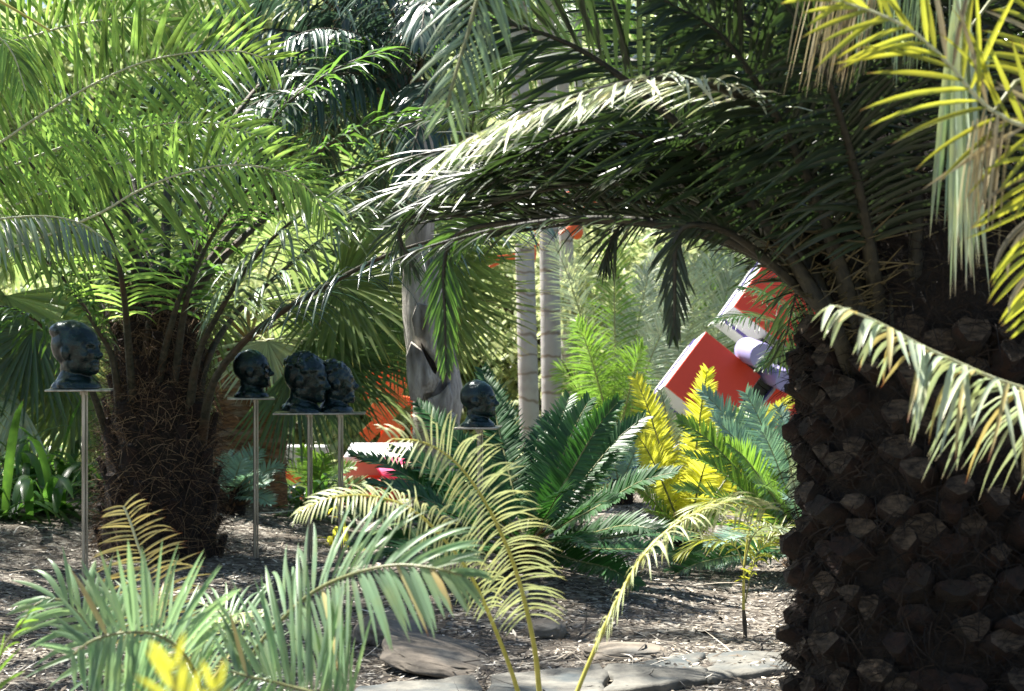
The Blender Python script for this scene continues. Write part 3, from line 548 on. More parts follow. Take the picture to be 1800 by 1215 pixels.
# ------------------------------------------------------------------ pale split trunk with a drooping blue green crown
PT = P(752, 300, 15.2)
pt = thing('split_trunk_palm', 'palm with pale grey split trunk and drooping deep blue green fronds', 'palm tree', (PT[0], 15.2, 0))
def pale_trunk():
    mb = MB(); d = 15.2
    zs = np.linspace(-.05, 3.4, 60); path = []; rr = []
    for z in zs:
        py = 607.5-(z-CZ)*F/d; x = np.interp(py, [200, 450, 560, 640, 700, 760, 960], [738, 738, 748, 760, 770, 784, 790]); w = np.interp(py, [200, 440, 520, 600, 690, 720, 760, 960], [24, 26, 36, 42, 46, 38, 24, 24])
        path.append(P(x, py, d)); rr.append(w*d/F*(1+.06*mnoise.noise(Vector((z*5, 0, 3)))))
    V = []; S = 28
    for p, r in zip(path, rr):
        for k in range(S):
            a = k*2*math.pi/S; q = 1+.12*mnoise.noise(Vector((math.cos(a)*1.3, math.sin(a)*1.3, p[2]*1.2)))+.05*mnoise.noise(Vector((math.cos(a)*4, math.sin(a)*4, p[2]*4)))
            V.append((p[0]+math.cos(a)*r*q, p[1]+math.sin(a)*r*q*.8, p[2]))
    k = np.arange(len(zs)-1)[:, None]*S; j = np.arange(S)[None]; j2 = (j+1) % S
    mb.add(np.array(V), np.stack([k+j, k+j2, k+S+j2, k+S+j], -1).reshape(-1, 4), 'barkpale')
    # overlapping sheath slabs with dark gaps between them
    def slab(pts, d, th=.035, mname='barkpale'):
        n = len(pts); A = np.array([P(x, y, d-.02*math.sin(i)) for i, (x, y) in enumerate(pts)]); c = A.mean(0); 
        fr = A+np.array([0, -th, 0])+(c-A)*.06; mid = (c+np.array([0, -th-.05, 0]))
        j = np.arange(n); j2 = (j+1) % n; mb.add(np.vstack([A+np.array([0, .08, 0]), fr]), np.stack([j, j2, j2+n, j+n], 1), mname)
        inner = fr+(mid-fr)*.5; inner[:, 1] = mid[1]+.012; mb.add(np.vstack([fr, inner]), np.stack([j, j2, j2+n, j+n], 1), mname)
        mb.add(np.vstack([inner, mid]), [[q, (q+1) % n, n] for q in range(n)], mname)
    slab([(722, 600), (742, 615), (762, 655), (776, 668), (764, 690), (745, 694), (742, 712), (720, 704), (714, 660), (713, 625)], 15.0)
    slab([(732, 530), (770, 540), (796, 600), (798, 650), (782, 664), (760, 640), (742, 606), (728, 590), (722, 560)], 15.03, .02)
    slab([(750, 700), (775, 690), (790, 672), (796, 700), (794, 740), (790, 790), (772, 770), (760, 740)], 15.0)
    slab([(790, 720), (799, 728), (799, 790), (792, 800)], 15.0, .02)
    slab([(738, 596), (772, 640), (764, 668), (744, 630)], 15.06, .01, 'core')
    return mb
pale_trunk().build('trunk', pt)
crown(pt, (PT[0]-.1, 15.2, 3.5), 'bluedark', 'stemgrey', 2.3, .5, .034, (70, 50, 30, 10), 10, azs=lambda az, e: not (az < 75 or az > 285), bend=80, droop=1.0, n=58, start=.12, rb=.08, r0=.022, K=4, a0=65, V=10)

# ------------------------------------------------------------------ king palms, and small feather palms behind
def king(px_b, px_t, w, d, label, dark=False):
    b = P(px_b, 900, d); t_ = P(px_t, 300, d); z0 = gh(b[0], d); t = thing('king_palm', label, 'palm tree', (b[0], d, z0), 'slender ringed trunks in the middle distance')
    H = 7.2; n = 40; zs = np.linspace(0, H, n); slope = (t_[0]-b[0])/(t_[2]-b[2]); mb = MB(); r = w/2*d/F
    tube(mb, 'king', [(b[0]+slope*z, d, z0+z) for z in zs], [r*(1.12-.2*z/H)*(1+.008*math.sin(z*22)) for z in zs], 20); mb.build('trunk', t)
    crown(t, (b[0]+slope*H, d, z0+H), 'mid', 'stem', 2.3, .55, .04, (70, 40, 10), 5, bend=80, droop=.5, n=40, rb=.05, K=3)
king(936, 920, 33, 24, 'leftmost slender king palm trunk, brownish with dark rings, behind the yellow fan')
king(974, 964, 34, 24.6, 'palest and smoothest king palm trunk, second from left')
king(1006, 992, 25, 28, 'thinner grey king palm trunk standing third from left')
king(1026, 1016, 15, 33, 'thinnest and farthest king palm trunk, fourth from left')
def feather(label, px, py, d, tips, leafm='mid', L=.42, W=.03, n=50, name='feather_palm', stem='stem', droop=.3, base_y=None, cat='palm', group=None, **kw):
    b = P(px, py, d); zb = gh(b[0], d); t = thing(name, label, cat, (b[0], d, zb), group)
    mb = MB(); tube(mb, 'stem', [(b[0], d, zb-.05), (b[0], d, max(b[2], zb+.1))], [.05, .04], 10)
    mb.build('trunk', t)
    for i, tp in enumerate(tips):
        tx, ty = tp[0], tp[1]; td = tp[2] if len(tp) > 2 else d; lm = tp[3] if len(tp) > 3 else leafm; c = P(tx, ty, td); s = P(px, py, d)
        mid = (s+c)/2+UP*np.linalg.norm(c-s)*kw.get('arch', .08)+np.array([0, 0, 0]); mb = MB(); kk = dict(jit=4, vj=5, a0=58); kk.update(kw); kk.pop('arch', 0)
        ref = (0, -.8, .6) if abs(tx-px) < abs(ty-py) else (0, -.4, .9)
        frond(mb, [s, s+(mid-s)*.5+UP*.02, mid, mid+(c-mid)*.55+UP*np.linalg.norm(c-s)*.03, c], n=n, L=L, W=W, leaf=lm, stem=stem, droop=droop, ref=ref, r0=kk.pop('r0', .014), **kk); mb.build('frond', t)
    return t
feather('loose pale green feather palm between the king palms and the red cubes', 1083, 800, 21, [(975, 430, 21, 'pale'), (1015, 570, 20.5), (1078, 425), (1150, 450, 21.5, 'pale'), (1195, 530, 21, 'pale'), (1130, 610, 20.3)], 'cycadgreen', .42, .015, 84, V=15, roll=10, start=.3, fold=.4)
feather('short yellow green feather palm beside the palest king palm trunk', 1075, 830, 22.3, [(985, 650), (1010, 690, 21.8), (1040, 640), (1110, 640, 22), (1140, 700)], 'bright', .45, .02, 64, start=.25, arch=.2)
feather('pale glossy feather palm rising left of the upper red cube', 1215, 860, 24, [(1130, 480), (1180, 440, 23.5), (1220, 470), (1260, 430, 24.3), (1160, 540, 23.6), (1100, 560), (1290, 470)], 'pale', .6, .022, 76, start=.3)
feather('bright green feather palm beyond the red cubes', 1230, 850, 27, [(1210, 520), (1180, 560), (1260, 500), (1240, 540), (1150, 620)], 'bright', .7, .026, 70, start=.2)
feather('green feather palm whose dark lower frond crosses in front of the red cubes', 1460, 640, 15.5, [(1262, 560, 14.8), (1310, 505, 15), (1345, 640, 14.8)], 'mid', .32, .013, 60, start=.15, droop=.45, arch=.12, name='feather_palm')

# ------------------------------------------------------------------ broadleaf trees and shrubs behind
def crown_mesh(n, rad, lm, clumps, size, seed):
    R = np.random.default_rng(seed); C = nrm(R.normal(size=(clumps, 3)))*R.uniform(.35, 1, (clumps, 1))*np.array(rad); cs = R.uniform(.22, .42, clumps)*min(rad)
    k = R.integers(0, clumps, n); off = nrm(R.normal(size=(n, 3)))*(R.random((n, 1))**.5)*cs[k][:, None]; b = C[k]+off
    d = nrm(R.normal(size=(n, 3))+off/ cs[k][:, None]+UP*-.3); w = np.cross(d, nrm(R.normal(size=(n, 3)))); mb = MB(); blades(mb, lm, b, d, w, size*R.uniform(.6, 1.3, n), size*.42, .3, 2, .25, 'leaf'); return mb
TREEM = [crown_mesh(5200, (2.2, 1.7, 1.9), lm, 34, .23, s).mesh('crown') for lm, s in (('tree', 1), ('tree2', 2), ('tree', 3))]
def tree(x, y, h, s, k, label, group='broadleaf trees closing off the garden'):
    z0 = gh(x, y); t = thing('broadleaf_tree', label, 'tree', (x, y, z0), group); mb = MB()
    pts = [(x, y, z0-.2), (x+.1, y, z0+h*.3), (x-.05, y+.1, z0+h*.7), (x, y, z0+h)]; tube(mb, 'bark', spline(pts, 10)[0], np.linspace(.2*s, .08*s, 10), 10)
    for q in range(7):
        a = q*.9*2; e = np.array([math.cos(a)*1.3*s, math.sin(a)*1.1*s, .5*s+.3*q*.4]); b = np.array([x, y, z0+h*(.55+.06*q)]); tube(mb, 'bark', spline([b, b+e*.5+UP*.2, b+e], 6)[0], np.linspace(.07*s, .02*s, 6), 6)
    mb.build('trunk', t); o = bpy.data.objects.new('crown', TREEM[k]); COL.objects.link(o); o.parent = t; o.location = (0, 0, h); o.rotation_euler = (0, 0, random.uniform(0, 6.28)); o.scale = (s, s, s)
random.seed(21)
for i in range(17):
    x = -11+i*1.45+random.uniform(-.5, .5); tree(x, 31+random.uniform(-2, 3), random.uniform(1.6, 2.4), 1.05, i % 3, 'leafy broadleaf tree in the row behind the sculptures and king palms')
for i in range(15):
    x = -13+i*1.95+random.uniform(-.5, .5); tree(x, 38+random.uniform(-2, 2), random.uniform(3.6, 4.6), 1.5, (i+1) % 3, 'taller broadleaf tree on the slope at the back of the garden', 'trees on the far slope')
SHR = [crown_mesh(1500, (.55, .45, .42), lm, 16, .11, s).mesh('foliage') for lm, s in (('tree', 5), ('tree2', 6))]
spots = [(-6.2, 19.5), (-5.2, 20.5), (-3.6, 20), (-2.9, 21), (.15, 19.5), (.8, 21.5), (1.35, 20.3), (2.1, 18.5), (2.8, 18), (3.4, 17.5), (-4.4, 18.6), (-.3, 22), (1.9, 22.5), (4.2, 19)]
for i, (x, y) in enumerate(spots):
    t = thing('shrub', 'low leafy green shrub at the back of the mulched bed', 'shrub', (x, y, gh(x, y)), 'shrubs at the back of the bed')
    mb = MB(); [tube(mb, 'bark', [(x, y, gh(x, y)-.05), (x+.2*math.cos(a), y+.2*math.sin(a), gh(x, y)+.45)], [.02, .008], 5) for a in (0, 1.6, 3.1, 4.7)]; mb.build('stem', t)
    o = bpy.data.objects.new('foliage', SHR[i % 2]); COL.objects.link(o); o.parent = t; o.location = (0, 0, .42); o.rotation_euler = (0, 0, i)
    s = random.uniform(.8, 1.25); o.scale = (s, s, s)

# ------------------------------------------------------------------ cycads
def cycad(label, px, d, fr, leafm, L=.13, W=.03, n=48, group='cycads on the mulched bed', by=None, roll=0, tr=.11, droop=.1, name='cycad', arch=.06, stem='stem', V=18, r0=.012, start=.2, K=3):
    x = (px-900)*d/F; z0 = gh(x, d); t = thing(name, label, 'cycad', (x, d, z0), group)
    mb = MB(); zs = np.linspace(-.05, .22, 5); tube(mb, 'core', [(x, d, z0+z) for z in zs], [tr, tr*1.1, tr*1.1, tr, tr*.6], 14)
    n_ = 160; a = RNG.uniform(0, 6.28, n_); z = RNG.uniform(0, .22, n_); er = np.stack([np.cos(a), np.sin(a), 0*a+.5], 1); b = np.stack([x+np.cos(a)*tr, d+np.sin(a)*tr, z0+z], 1)
    blades(mb, 'fibre', b, er, np.stack([-np.sin(a), np.cos(a), 0*a], 1), .07, .025, -.2, 2, .3, 'leaf'); mb.build('trunk', t)
    s = np.array([x, d, z0+.14])
    for f in fr:
        tx, ty = f[0], f[1]; td = d+(f[2] if len(f) > 2 else 0); lm = f[3] if len(f) > 3 else leafm; k = f[4] if len(f) > 4 else 1; b = f[5] if len(f) > 5 else None
        c = P(tx, ty, td); s1 = P(*b) if b else s; D = np.linalg.norm(c-s1); mid = (s1+c)/2+UP*D*arch; mb = MB()
        side = abs(c[0]-s1[0]); ref = (0, -.75, .65) if side < abs(c[2]-s1[2])*1.2 else (0, -.45, .9)
        frond(mb, [s1, s1+(mid-s1)*.5, mid, mid+(c-mid)*.55+UP*D*.03, c], n=int(n*max(.6, D)), L=L*k, W=W*min(1, k), leaf=lm, stem=stem, a0=72, a1=38, V=V, droop=droop, ref=ref, r0=r0, start=start, K=K, fold=.25, prof='cycad', jit=3, vj=4, lp=([0, .15, .7, 1], [.55, .95, 1, .45]), roll=roll+random.uniform(-12, 12)); mb.build('frond', t)
    return t
cycad('large dark green cycad spreading glossy toothed fronds in the centre of the bed', 925, 11.7,
      [(1035, 705, .2), (1085, 708, -.1), (1105, 765, .3), (1185, 830, -.5), (1150, 930, -.8), (1215, 945, -.4), (945, 770, .5), (880, 700, .6), (848, 650, .7), (735, 712, .5), (690, 790, .2), (620, 800, .1), (655, 850, -.3), (610, 905, -.1), (660, 980, -.7), (790, 760, .2),
       (1000, 860, -1.0), (830, 880, -1.0), (740, 900, -.9), (1080, 880, -.9), (965, 730, .9), (1130, 735, .2), (1000, 700, .4), (1225, 985, .3), (1120, 1030, -.9), (1040, 960, -1.2), (760, 1000, -.9), (620, 960, .0)], 'cycad', L=.15, W=.025, n=66, arch=.02)
cycad('cycad with bright golden yellow fronds in front of the red cubes', 1205, 13.4,
      [(1118, 668, .1, 'yellow', 1.25), (1162, 688, .2, 'pale', .8), (1243, 652, .0, 'yellow', 1.2), (1120, 765, -.3, 'yellow', 1.2), (1250, 790, -.3, 'yellow', 1.2), (1345, 770, .4, 'yellow', 1.1), (1395, 698, .6, 'yellow'), (1105, 850, -.4, 'cycadgreen'), (1300, 880, -.4, 'cycadgreen'), (1140, 900, -.6, 'cycadgreen')], 'yellow', L=.125, W=.021, n=66, V=6)
cycad('powder blue and green cycad half hidden behind the big date palm trunk', 1415, 12.6,
      [(1237, 690, .2, 'cycadblue', 1.1), (1195, 740, .0, 'cycadgreen', 1.1), (1312, 693, .0, 'cycadblue', 1.2), (1255, 735, -.2, 'cycadblue'), (1340, 760, -.3, 'cycadblue', 1.1), (1190, 860, -.4, 'cycadgreen'), (1210, 800, -.3, 'cycadgreen'), (1280, 780, -.5, 'cycadgreen'), (1370, 720, .3, 'cycadblue'), (1380, 790, -.6, 'pale'),
       (1185, 985, -.3, 'cycad'), (1160, 1025, -.6, 'cycad'), (1210, 930, -.7, 'cycadgreen'), (1230, 1010, -.2, 'cycadblue'), (1290, 900, -.8, 'cycadgreen'), (1250, 960, -1.0, 'cycadblue'), (1390, 880, -1, 'cycadblue'), (1330, 850, -1.0, 'cycadgreen'), (1300, 720, .6, 'cycadgreen')], 'cycadblue', L=.15, W=.02, n=66, V=22)
cycad('small pale silvery cycad to the right of the fibrous trunk', 405, 15.2,
      [(425, 808, 0), (470, 850, -.2), (400, 800, .2), (445, 835, -.3), (475, 885, -.3), (380, 850, -.2), (455, 790, .3), (350, 830, 0), (495, 820, .2)], 'cycadblue', L=.14, W=.02, n=50)
cycad('low fresh green cycad behind the busts, near the salmon counter', 560, 17.5, [(500, 820), (530, 790), (570, 800), (620, 820), (650, 860, -.5), (480, 860, -.4), (590, 840, -.6)], 'cycadgreen', L=.14, W=.025, n=44)
cycad('silvery small cycad behind the right of the dark green cycad', 1090, 17.5, [(1040, 800), (1070, 780), (1120, 790), (1150, 830), (1060, 850, -.4), (1130, 860, -.4)], 'cycadblue', L=.13, W=.02, n=44)

# ------------------------------------------------------------------ strap leaved clumps
def straps(label, px, d, n, L, seed, leafm='clivia', W=.062, group='strap leaved clumps in the bed'):
    x = (px-900)*d/F; z0 = gh(x, d); R = np.random.default_rng(seed); mb = MB(); a = R.uniform(0, 6.28, n); e = R.uniform(.5, 1.45, n)
    dr = np.stack([np.cos(a)*np.cos(e), np.sin(a)*np.cos(e), np.sin(e)], 1); w = np.stack([-np.sin(a), np.cos(a), 0*a], 1)
    b = np.stack([x+R.normal(0, .07, n), d+R.normal(0, .07, n), np.full(n, z0)], 1); blades(mb, leafm, b, dr, w, L*1.15*R.uniform(.7, 1.15, n), W, R.uniform(.4, 1.2, n), 7, .3, 'strap')
    return tag(mb.build('strap_leaf_plant'), label, 'plant', group)
for i, (px, d, n, L, lb) in enumerate([(-25, 14.6, 24, .8, 'strap leaved clump cut by the left edge'), (45, 15.2, 30, .78, 'dark strap leaved clump with leaf tips bent to the mulch, left of the first pole'), (108, 15.6, 26, .7, 'strap leaved clump just left of the first bust pole'), (160, 16.4, 22, .65, 'strap leaved clump between the first bust pole and the fibrous trunk'),
        (60, 17.8, 26, .8, 'strap leaved clump in the second row at the left, behind the darker clump'), (500, 17.0, 22, .5, 'low strap leaved clump behind the poles of the paired busts'), (575, 16.6, 24, .5, 'strap leaved clump under the paired busts'), (640, 16.8, 20, .48, 'strap leaved clump left of the dark green cycad'), (455, 17.6, 20, .6, 'strap leaved clump beside the brown fan palm trunk')]):
    straps(lb, px, d, n, L, 40+i)
straps('tuft of yellow green strap leaves behind the white tipped frond', 612, 14.2, 10, .38, 77, 'yellow', .035)

for i, (px, d, lb) in enumerate([(10, 13.8, 'nearest broad strap leaved clump at the far left of the mulch'), (85, 14.2, 'broad strap leaved clump leaning onto the mulch beside the first pole'), (-40, 16.4, 'tall strap leaved clump half cut by the left edge, further back'), (420, 17.4, 'dark strap leaved clump filling the gap right of the fibrous trunk'), (540, 15.6, 'leafy strap clump in front of the orange wall')]):
    straps(lb, px, d, 22, .72 if i < 3 else .45, 60+i, W=.075 if i < 3 else .045)
# ------------------------------------------------------------------ blue green palm in the near left
def plant(name, label, cat, base, fronds, group=None, stemr=.05, stemm='stem'):
    t = thing(name, label, cat, (base[0], base[1], gh(base[0], base[1]) if base[1] > 5 else 0), group)
    mb = MB(); tube(mb, stemm, [(base[0], base[1], -.03), (base[0], base[1], .10)], [stemr, stemr*.7], 10); mb.build('stem', t)
    for f in fronds:
        mb = MB(); k = dict(f); cp = k.pop('cp'); frond(mb, [np.array([base[0], base[1], .08])]+[P(*c) for c in cp], **k); mb.build('frond', t)
    return t
d0 = dict(leaf='blue', stem='stem', W=.017, K=7, r0=.010, r1=.004, start=.45, jit=4, vj=5, fold=.4, spines=0, dead=.02, deadmat='tan', sparse=.05, curl=.06)
def D(**k): q = dict(d0); q.update(k); return q
b1 = P(360, 1560, 5.2)
plant('blue_palm', 'young blue green feather palm filling the lower left foreground', 'palm', (b1[0], 5.2, 0), [
    D(cp=[(400, 1300, 5.2), (440, 1160, 5.2), (500, 1085, 5.15), (560, 1035, 5.1), (630, 1006, 5.0), (700, 993, 4.95), (770, 1000, 4.9), (812, 1012, 4.9)], L=.28, W=.0155, a0=92, a1=30, roll=-62, V=0, droop=.28, start=.46, n=78),
    D(cp=[(420, 1400, 5.1), (620, 1290, 5.0), (570, 1228, 4.9), (500, 1204, 4.9), (440, 1190, 4.85), (405, 1180, 4.85)], L=.36, W=.013, a0=88, a1=50, roll=62, V=0, droop=.12, start=.62, n=96, sides=(1, -1)),
    D(cp=[(350, 1400, 5.1), (360, 1250, 5.0), (330, 1160, 4.9), (280, 1118, 4.85), (220, 1112, 4.8), (165, 1125, 4.8), (130, 1150, 4.8)], L=.27, W=.014, a0=105, a1=62, roll=78, V=0, droop=.15, start=.5, n=96),
    D(cp=[(330, 1400, 5.3), (250, 1230, 5.4), (190, 1140, 5.5), (140, 1080, 5.5), (95, 1050, 5.5), (60, 1065, 5.5)], L=.24, W=.016, a0=60, a1=30, roll=60, V=5, droop=.35, start=.5, n=46),
    D(cp=[(380, 1400, 5.3), (360, 1250, 5.5), (320, 1150, 5.7), (270, 1090, 5.8), (200, 1060, 5.8)], L=.25, W=.014, a0=60, a1=30, roll=50, V=5, droop=.25, start=.45, n=46),
    D(cp=[(100, 1500, 5.0), (20, 1330, 5.0), (-20, 1230, 4.9), (10, 1130, 4.9), (50, 1080, 4.9)], leaf='cycadgreen', L=.14, W=.012, a0=50, a1=25, roll=20, V=5, droop=.3, start=.55, n=24),
    D(cp=[(350, 1500, 5.1), (300, 1330, 5.0), (270, 1230, 4.9), (250, 1190, 4.9)], L=.22, W=.012, a0=62, a1=28, roll=20, V=5, droop=.4, start=.5, n=50),
    D(cp=[(400, 1400, 5.3), (400, 1250, 5.6), (420, 1150, 5.8), (400, 1085, 5.9), (350, 1060, 6.0)], L=.25, W=.013, a0=60, a1=25, roll=40, V=5, droop=.3, start=.4, n=50)], stemr=.06)
b2 = P(290, 1440, 6.1)
plant('tan_palm', 'young palm with a single tan yellow frond held upright in front of the fibrous trunk', 'palm', (b2[0], 6.1, 0), [
    D(cp=[(305, 1250, 6.1), (295, 1110, 6.1), (268, 1030, 6.1), (243, 960, 6.1), (228, 915, 6.1), (217, 890, 6.1)], leaf='tan', stem='stempale', L=.2, W=.0068, a0=78, a1=62, V=12, droop=.3, start=.42, n=64, ref=(0, -1, .2), r0=.006, curl=.15),
    D(cp=[(320, 1250, 6.1), (340, 1150, 6.0), (390, 1090, 5.9), (450, 1075, 5.8)], leaf='olive', stem='stempale', L=.17, W=.007, a0=60, a1=30, V=10, droop=.4, start=.4, n=50, r0=.006)], stemr=.02)
b3 = P(960, 1440, 6.1)
cf = dict(leaf='olive', stem='stemyellow', W=.0068, K=6, r0=.0105, r1=.003, jit=3.5, vj=4, fold=.35, a0=84, a1=58, sparse=.05, curl=.05)
plant('fern_palm', 'arching pale yellow green fern like palm with three long bare yellow stalks', 'palm', (b3[0], 6.1, 0), [
    dict(cf, cp=[(955, 1300, 6.1), (948, 1215, 6.1), (938, 1130, 6.05), (912, 1020, 6.0), (882, 940, 5.95), (845, 870, 5.9), (800, 812, 5.85), (745, 778, 5.8), (690, 772, 5.8)], L=.165, V=20, droop=.42, start=.42, n=106, ref=(0, -.8, .6), lp=([0, .15, .5, .85, 1], [.7, 1, 1, .8, .5])),
    dict(cf, cp=[(930, 1300, 6.1), (910, 1215, 6.1), (880, 1130, 6.05), (832, 1020, 6.0), (782, 950, 5.95), (722, 895, 5.9), (650, 872, 5.85), (580, 876, 5.8), (525, 902, 5.8)], L=.15, V=14, droop=.55, start=.44, n=104, ref=(0, -.5, .8), leaf='olive'),
    dict(cf, cp=[(985, 1300, 6.1), (1015, 1215, 6.1), (1042, 1150, 6.1), (1078, 1070, 6.1), (1122, 990, 6.1), (1165, 940, 6.15), (1230, 898, 6.2), (1290, 884, 6.3), (1345, 896, 6.4)], L=.2, V=12, droop=.6, start=.36, n=90, ref=(-.6, -.5, .6), roll=35, W=.008)], stemr=.03, stemm='stemyellow')
b4 = P(330, 1600, 2.2)
plant('golden_palm', 'out of focus golden yellow leaf tip at the bottom edge, nearest of all', 'palm', (b4[0], 2.2, 0.1), [
    dict(cp=[(330, 1500, 2.2), (330, 1320, 2.2), (315, 1240, 2.2), (300, 1180, 2.2)], leaf='yellow', stem='stemyellow', L=.12, W=.0105, K=4, r0=.006, a0=45, a1=20, V=8, droop=.15, start=.55, n=44, ref=(0, -1, 0)),
    dict(cp=[(360, 1500, 2.2), (385, 1320, 2.2), (378, 1215, 2.2)], leaf='yellow', stem='stemyellow', L=.10, W=.0105, K=4, r0=.006, a0=40, a1=20, V=8, droop=.15, start=.55, n=34, ref=(0, -1, 0))], stemr=.02)
# little palm seedling on its own stem
sx = P(1312, 1118, 9.85)
t = thing('palm_seedling', 'thin young palm on a single stem standing alone on the sunlit mulch', 'palm', (sx[0], 9.85, 0))
mb = MB(); tube(mb, 'bark', [P(1310, 1126, 9.85), P(1309, 1095, 9.85), P(1307, 1072, 9.85)], [.012, .013, .008], 8); tube(mb, 'stemyellow', spline([P(1307, 1072, 9.85), P(1308, 1000, 9.85), P(1316, 930, 9.85)], 8)[0], np.linspace(.008, .005, 8), 8); mb.build('stem', t)
for cp, lm, rl in [([(1308, 1000, 9.85), (1318, 930, 9.8), (1290, 890, 9.7), (1240, 885, 9.6), (1190, 915, 9.5)], 'yellowgreen', 0), ([(1309, 985, 9.85), (1325, 940, 9.8), (1355, 925, 9.7), (1395, 950, 9.6)], 'pale', 20), ([(1310, 1060, 9.85), (1322, 1000, 9.8), (1340, 960, 9.8), (1385, 925, 9.8)], 'yellowgreen', -20), ([(1308, 1000, 9.85), (1290, 960, 9.9), (1240, 950, 9.9), (1200, 970, 9.9)], 'yellowgreen', 10)]:
    mb = MB(); frond(mb, [P(*c) for c in cp], n=34, L=.2, W=.013, leaf=lm, stem='stem', V=15, droop=.35, start=.25, r0=.005, r1=.002, K=4, roll=rl); mb.build('frond', t)

# ------------------------------------------------------------------ palm beyond the right edge, its fronds hang into the picture
e = P(2350, 700, 5.0)
ep = thing('hanging_palm', 'sunlit palm beyond the right edge whose nearest ragged fronds hang into view', 'palm tree', (e[0], 5.0, 0))
mb = MB(); tube(mb, 'bark', [(e[0], 5.0, z) for z in np.linspace(-.1, 2.3, 10)], np.linspace(.2, .15, 10), 18); mb.build('trunk', ep)
def efrond(cp, **k):
    mb = MB(); d = dict(n=44, L=.24, W=.02, leaf='yellowgreen', stem='stempale', r0=.010, r1=.003, start=.3, droop=.2, V=8, K=6, spines=0, curl=.0); d.update(k)
    frond(mb, [P(*c) for c in cp], **d); return mb.build('frond', ep)
# lower frond with hanging leaflets
efrond([(2330, 760, 5.0), (2150, 735, 4.95), (1980, 715, 4.9), (1850, 695, 4.85), (1760, 670, 4.8), (1690, 640, 4.8), (1620, 608, 4.8), (1540, 565, 4.8), (1470, 538, 4.8)],
       leaf='pale', L=.33, W=.0155, a0=70, a1=60, droop=1.15, V=5, roll=0, start=.42, n=76, dead=.14, deadmat='tan', curl=.22, sparse=.1, lp=([0, .35, .6, .8, 1], [1.1, 1.1, .85, .55, .3]), r0=.012, r1=.004, jit=10)
# upper yellow frond
efrond([(2330, 560, 4.9), (2150, 430, 4.75), (1980, 300, 4.6), (1850, 240, 4.5), (1780, 215, 4.5), (1725, 180, 4.5), (1670, 115, 4.5), (1600, 52, 4.5), (1520, 15, 4.5), (1440, -5, 4.5)],
       leaf='yellowgreen', L=.27, W=.0135, a0=62, a1=20, droop=.14, V=8, ref=(0, -1, 0), start=.5, n=54, dead=.10, curl=.12, jit=9)
efrond([(2330, 600, 4.9), (2150, 480, 4.8), (1980, 360, 4.7), (1900, 260, 4.65), (1860, 150, 4.65), (1830, 50, 4.7), (1815, -60, 4.7)],
       leaf='yellowgreen', L=.22, W=.018, a0=55, a1=30, droop=.2, V=8, ref=(0, -1, 0), start=.6, n=50, dead=.3, curl=.2)
efrond([(2330, 620, 4.8), (2150, 500, 4.7), (1990, 330, 4.6), (1905, 240, 4.55), (1840, 290, 4.5), (1822, 380, 4.5), (1818, 470, 4.5), (1815, 560, 4.5)],
       leaf='yellowgreen', L=.2, W=.012, a0=80, a1=50, droop=.35, V=8, ref=(0, -1, 0), start=.55, n=64, dead=.45, curl=.3)
# dry curled and hanging leaf bundles
def bundle(px, py, d, n, L, lm, spread, dirx=0, W=.013, label=None):
    mb = MB(); b = np.array([P(px+random.gauss(0, spread), py+random.gauss(0, spread*.4), d+random.gauss(0, .03)) for _ in range(n)]); a = RNG.uniform(0, 3.14, n)
    dr = np.stack([RNG.normal(dirx, .06, n), RNG.normal(0, .06, n), np.full(n, -1.)], 1); w = np.stack([np.cos(a), np.sin(a), 0*a], 1)
    tube(mb, 'stem', [P(px+200, py-120, d+.2), P(px+40, py-60, d), P(px, py-6, d)], [.008, .006, .004], 6)
    blades(mb, lm, b, dr, w, L*RNG.uniform(.75, 1.1, n), W, .2, 8, .5, 'palm', curl=RNG.normal(0, .05, (n, 3))); return mb.build('leaf_bundle', ep)
bundle(1692, -20, 5.3, 34, .8, 'pale', 6, W=.02)
bundle(1702, 60, 5.4, 30, .62, 'grey', 11, W=.018)
bundle(1500, -40, 5.6, 60, .33, 'dead', 34, -.25, W=.006)
bundle(1580, -60, 5.6, 40, .3, 'grey', 40, -.1, W=.007)
bundle(1745, 205, 4.5, 16, .26, 'dead', 22, -.15, W=.009)

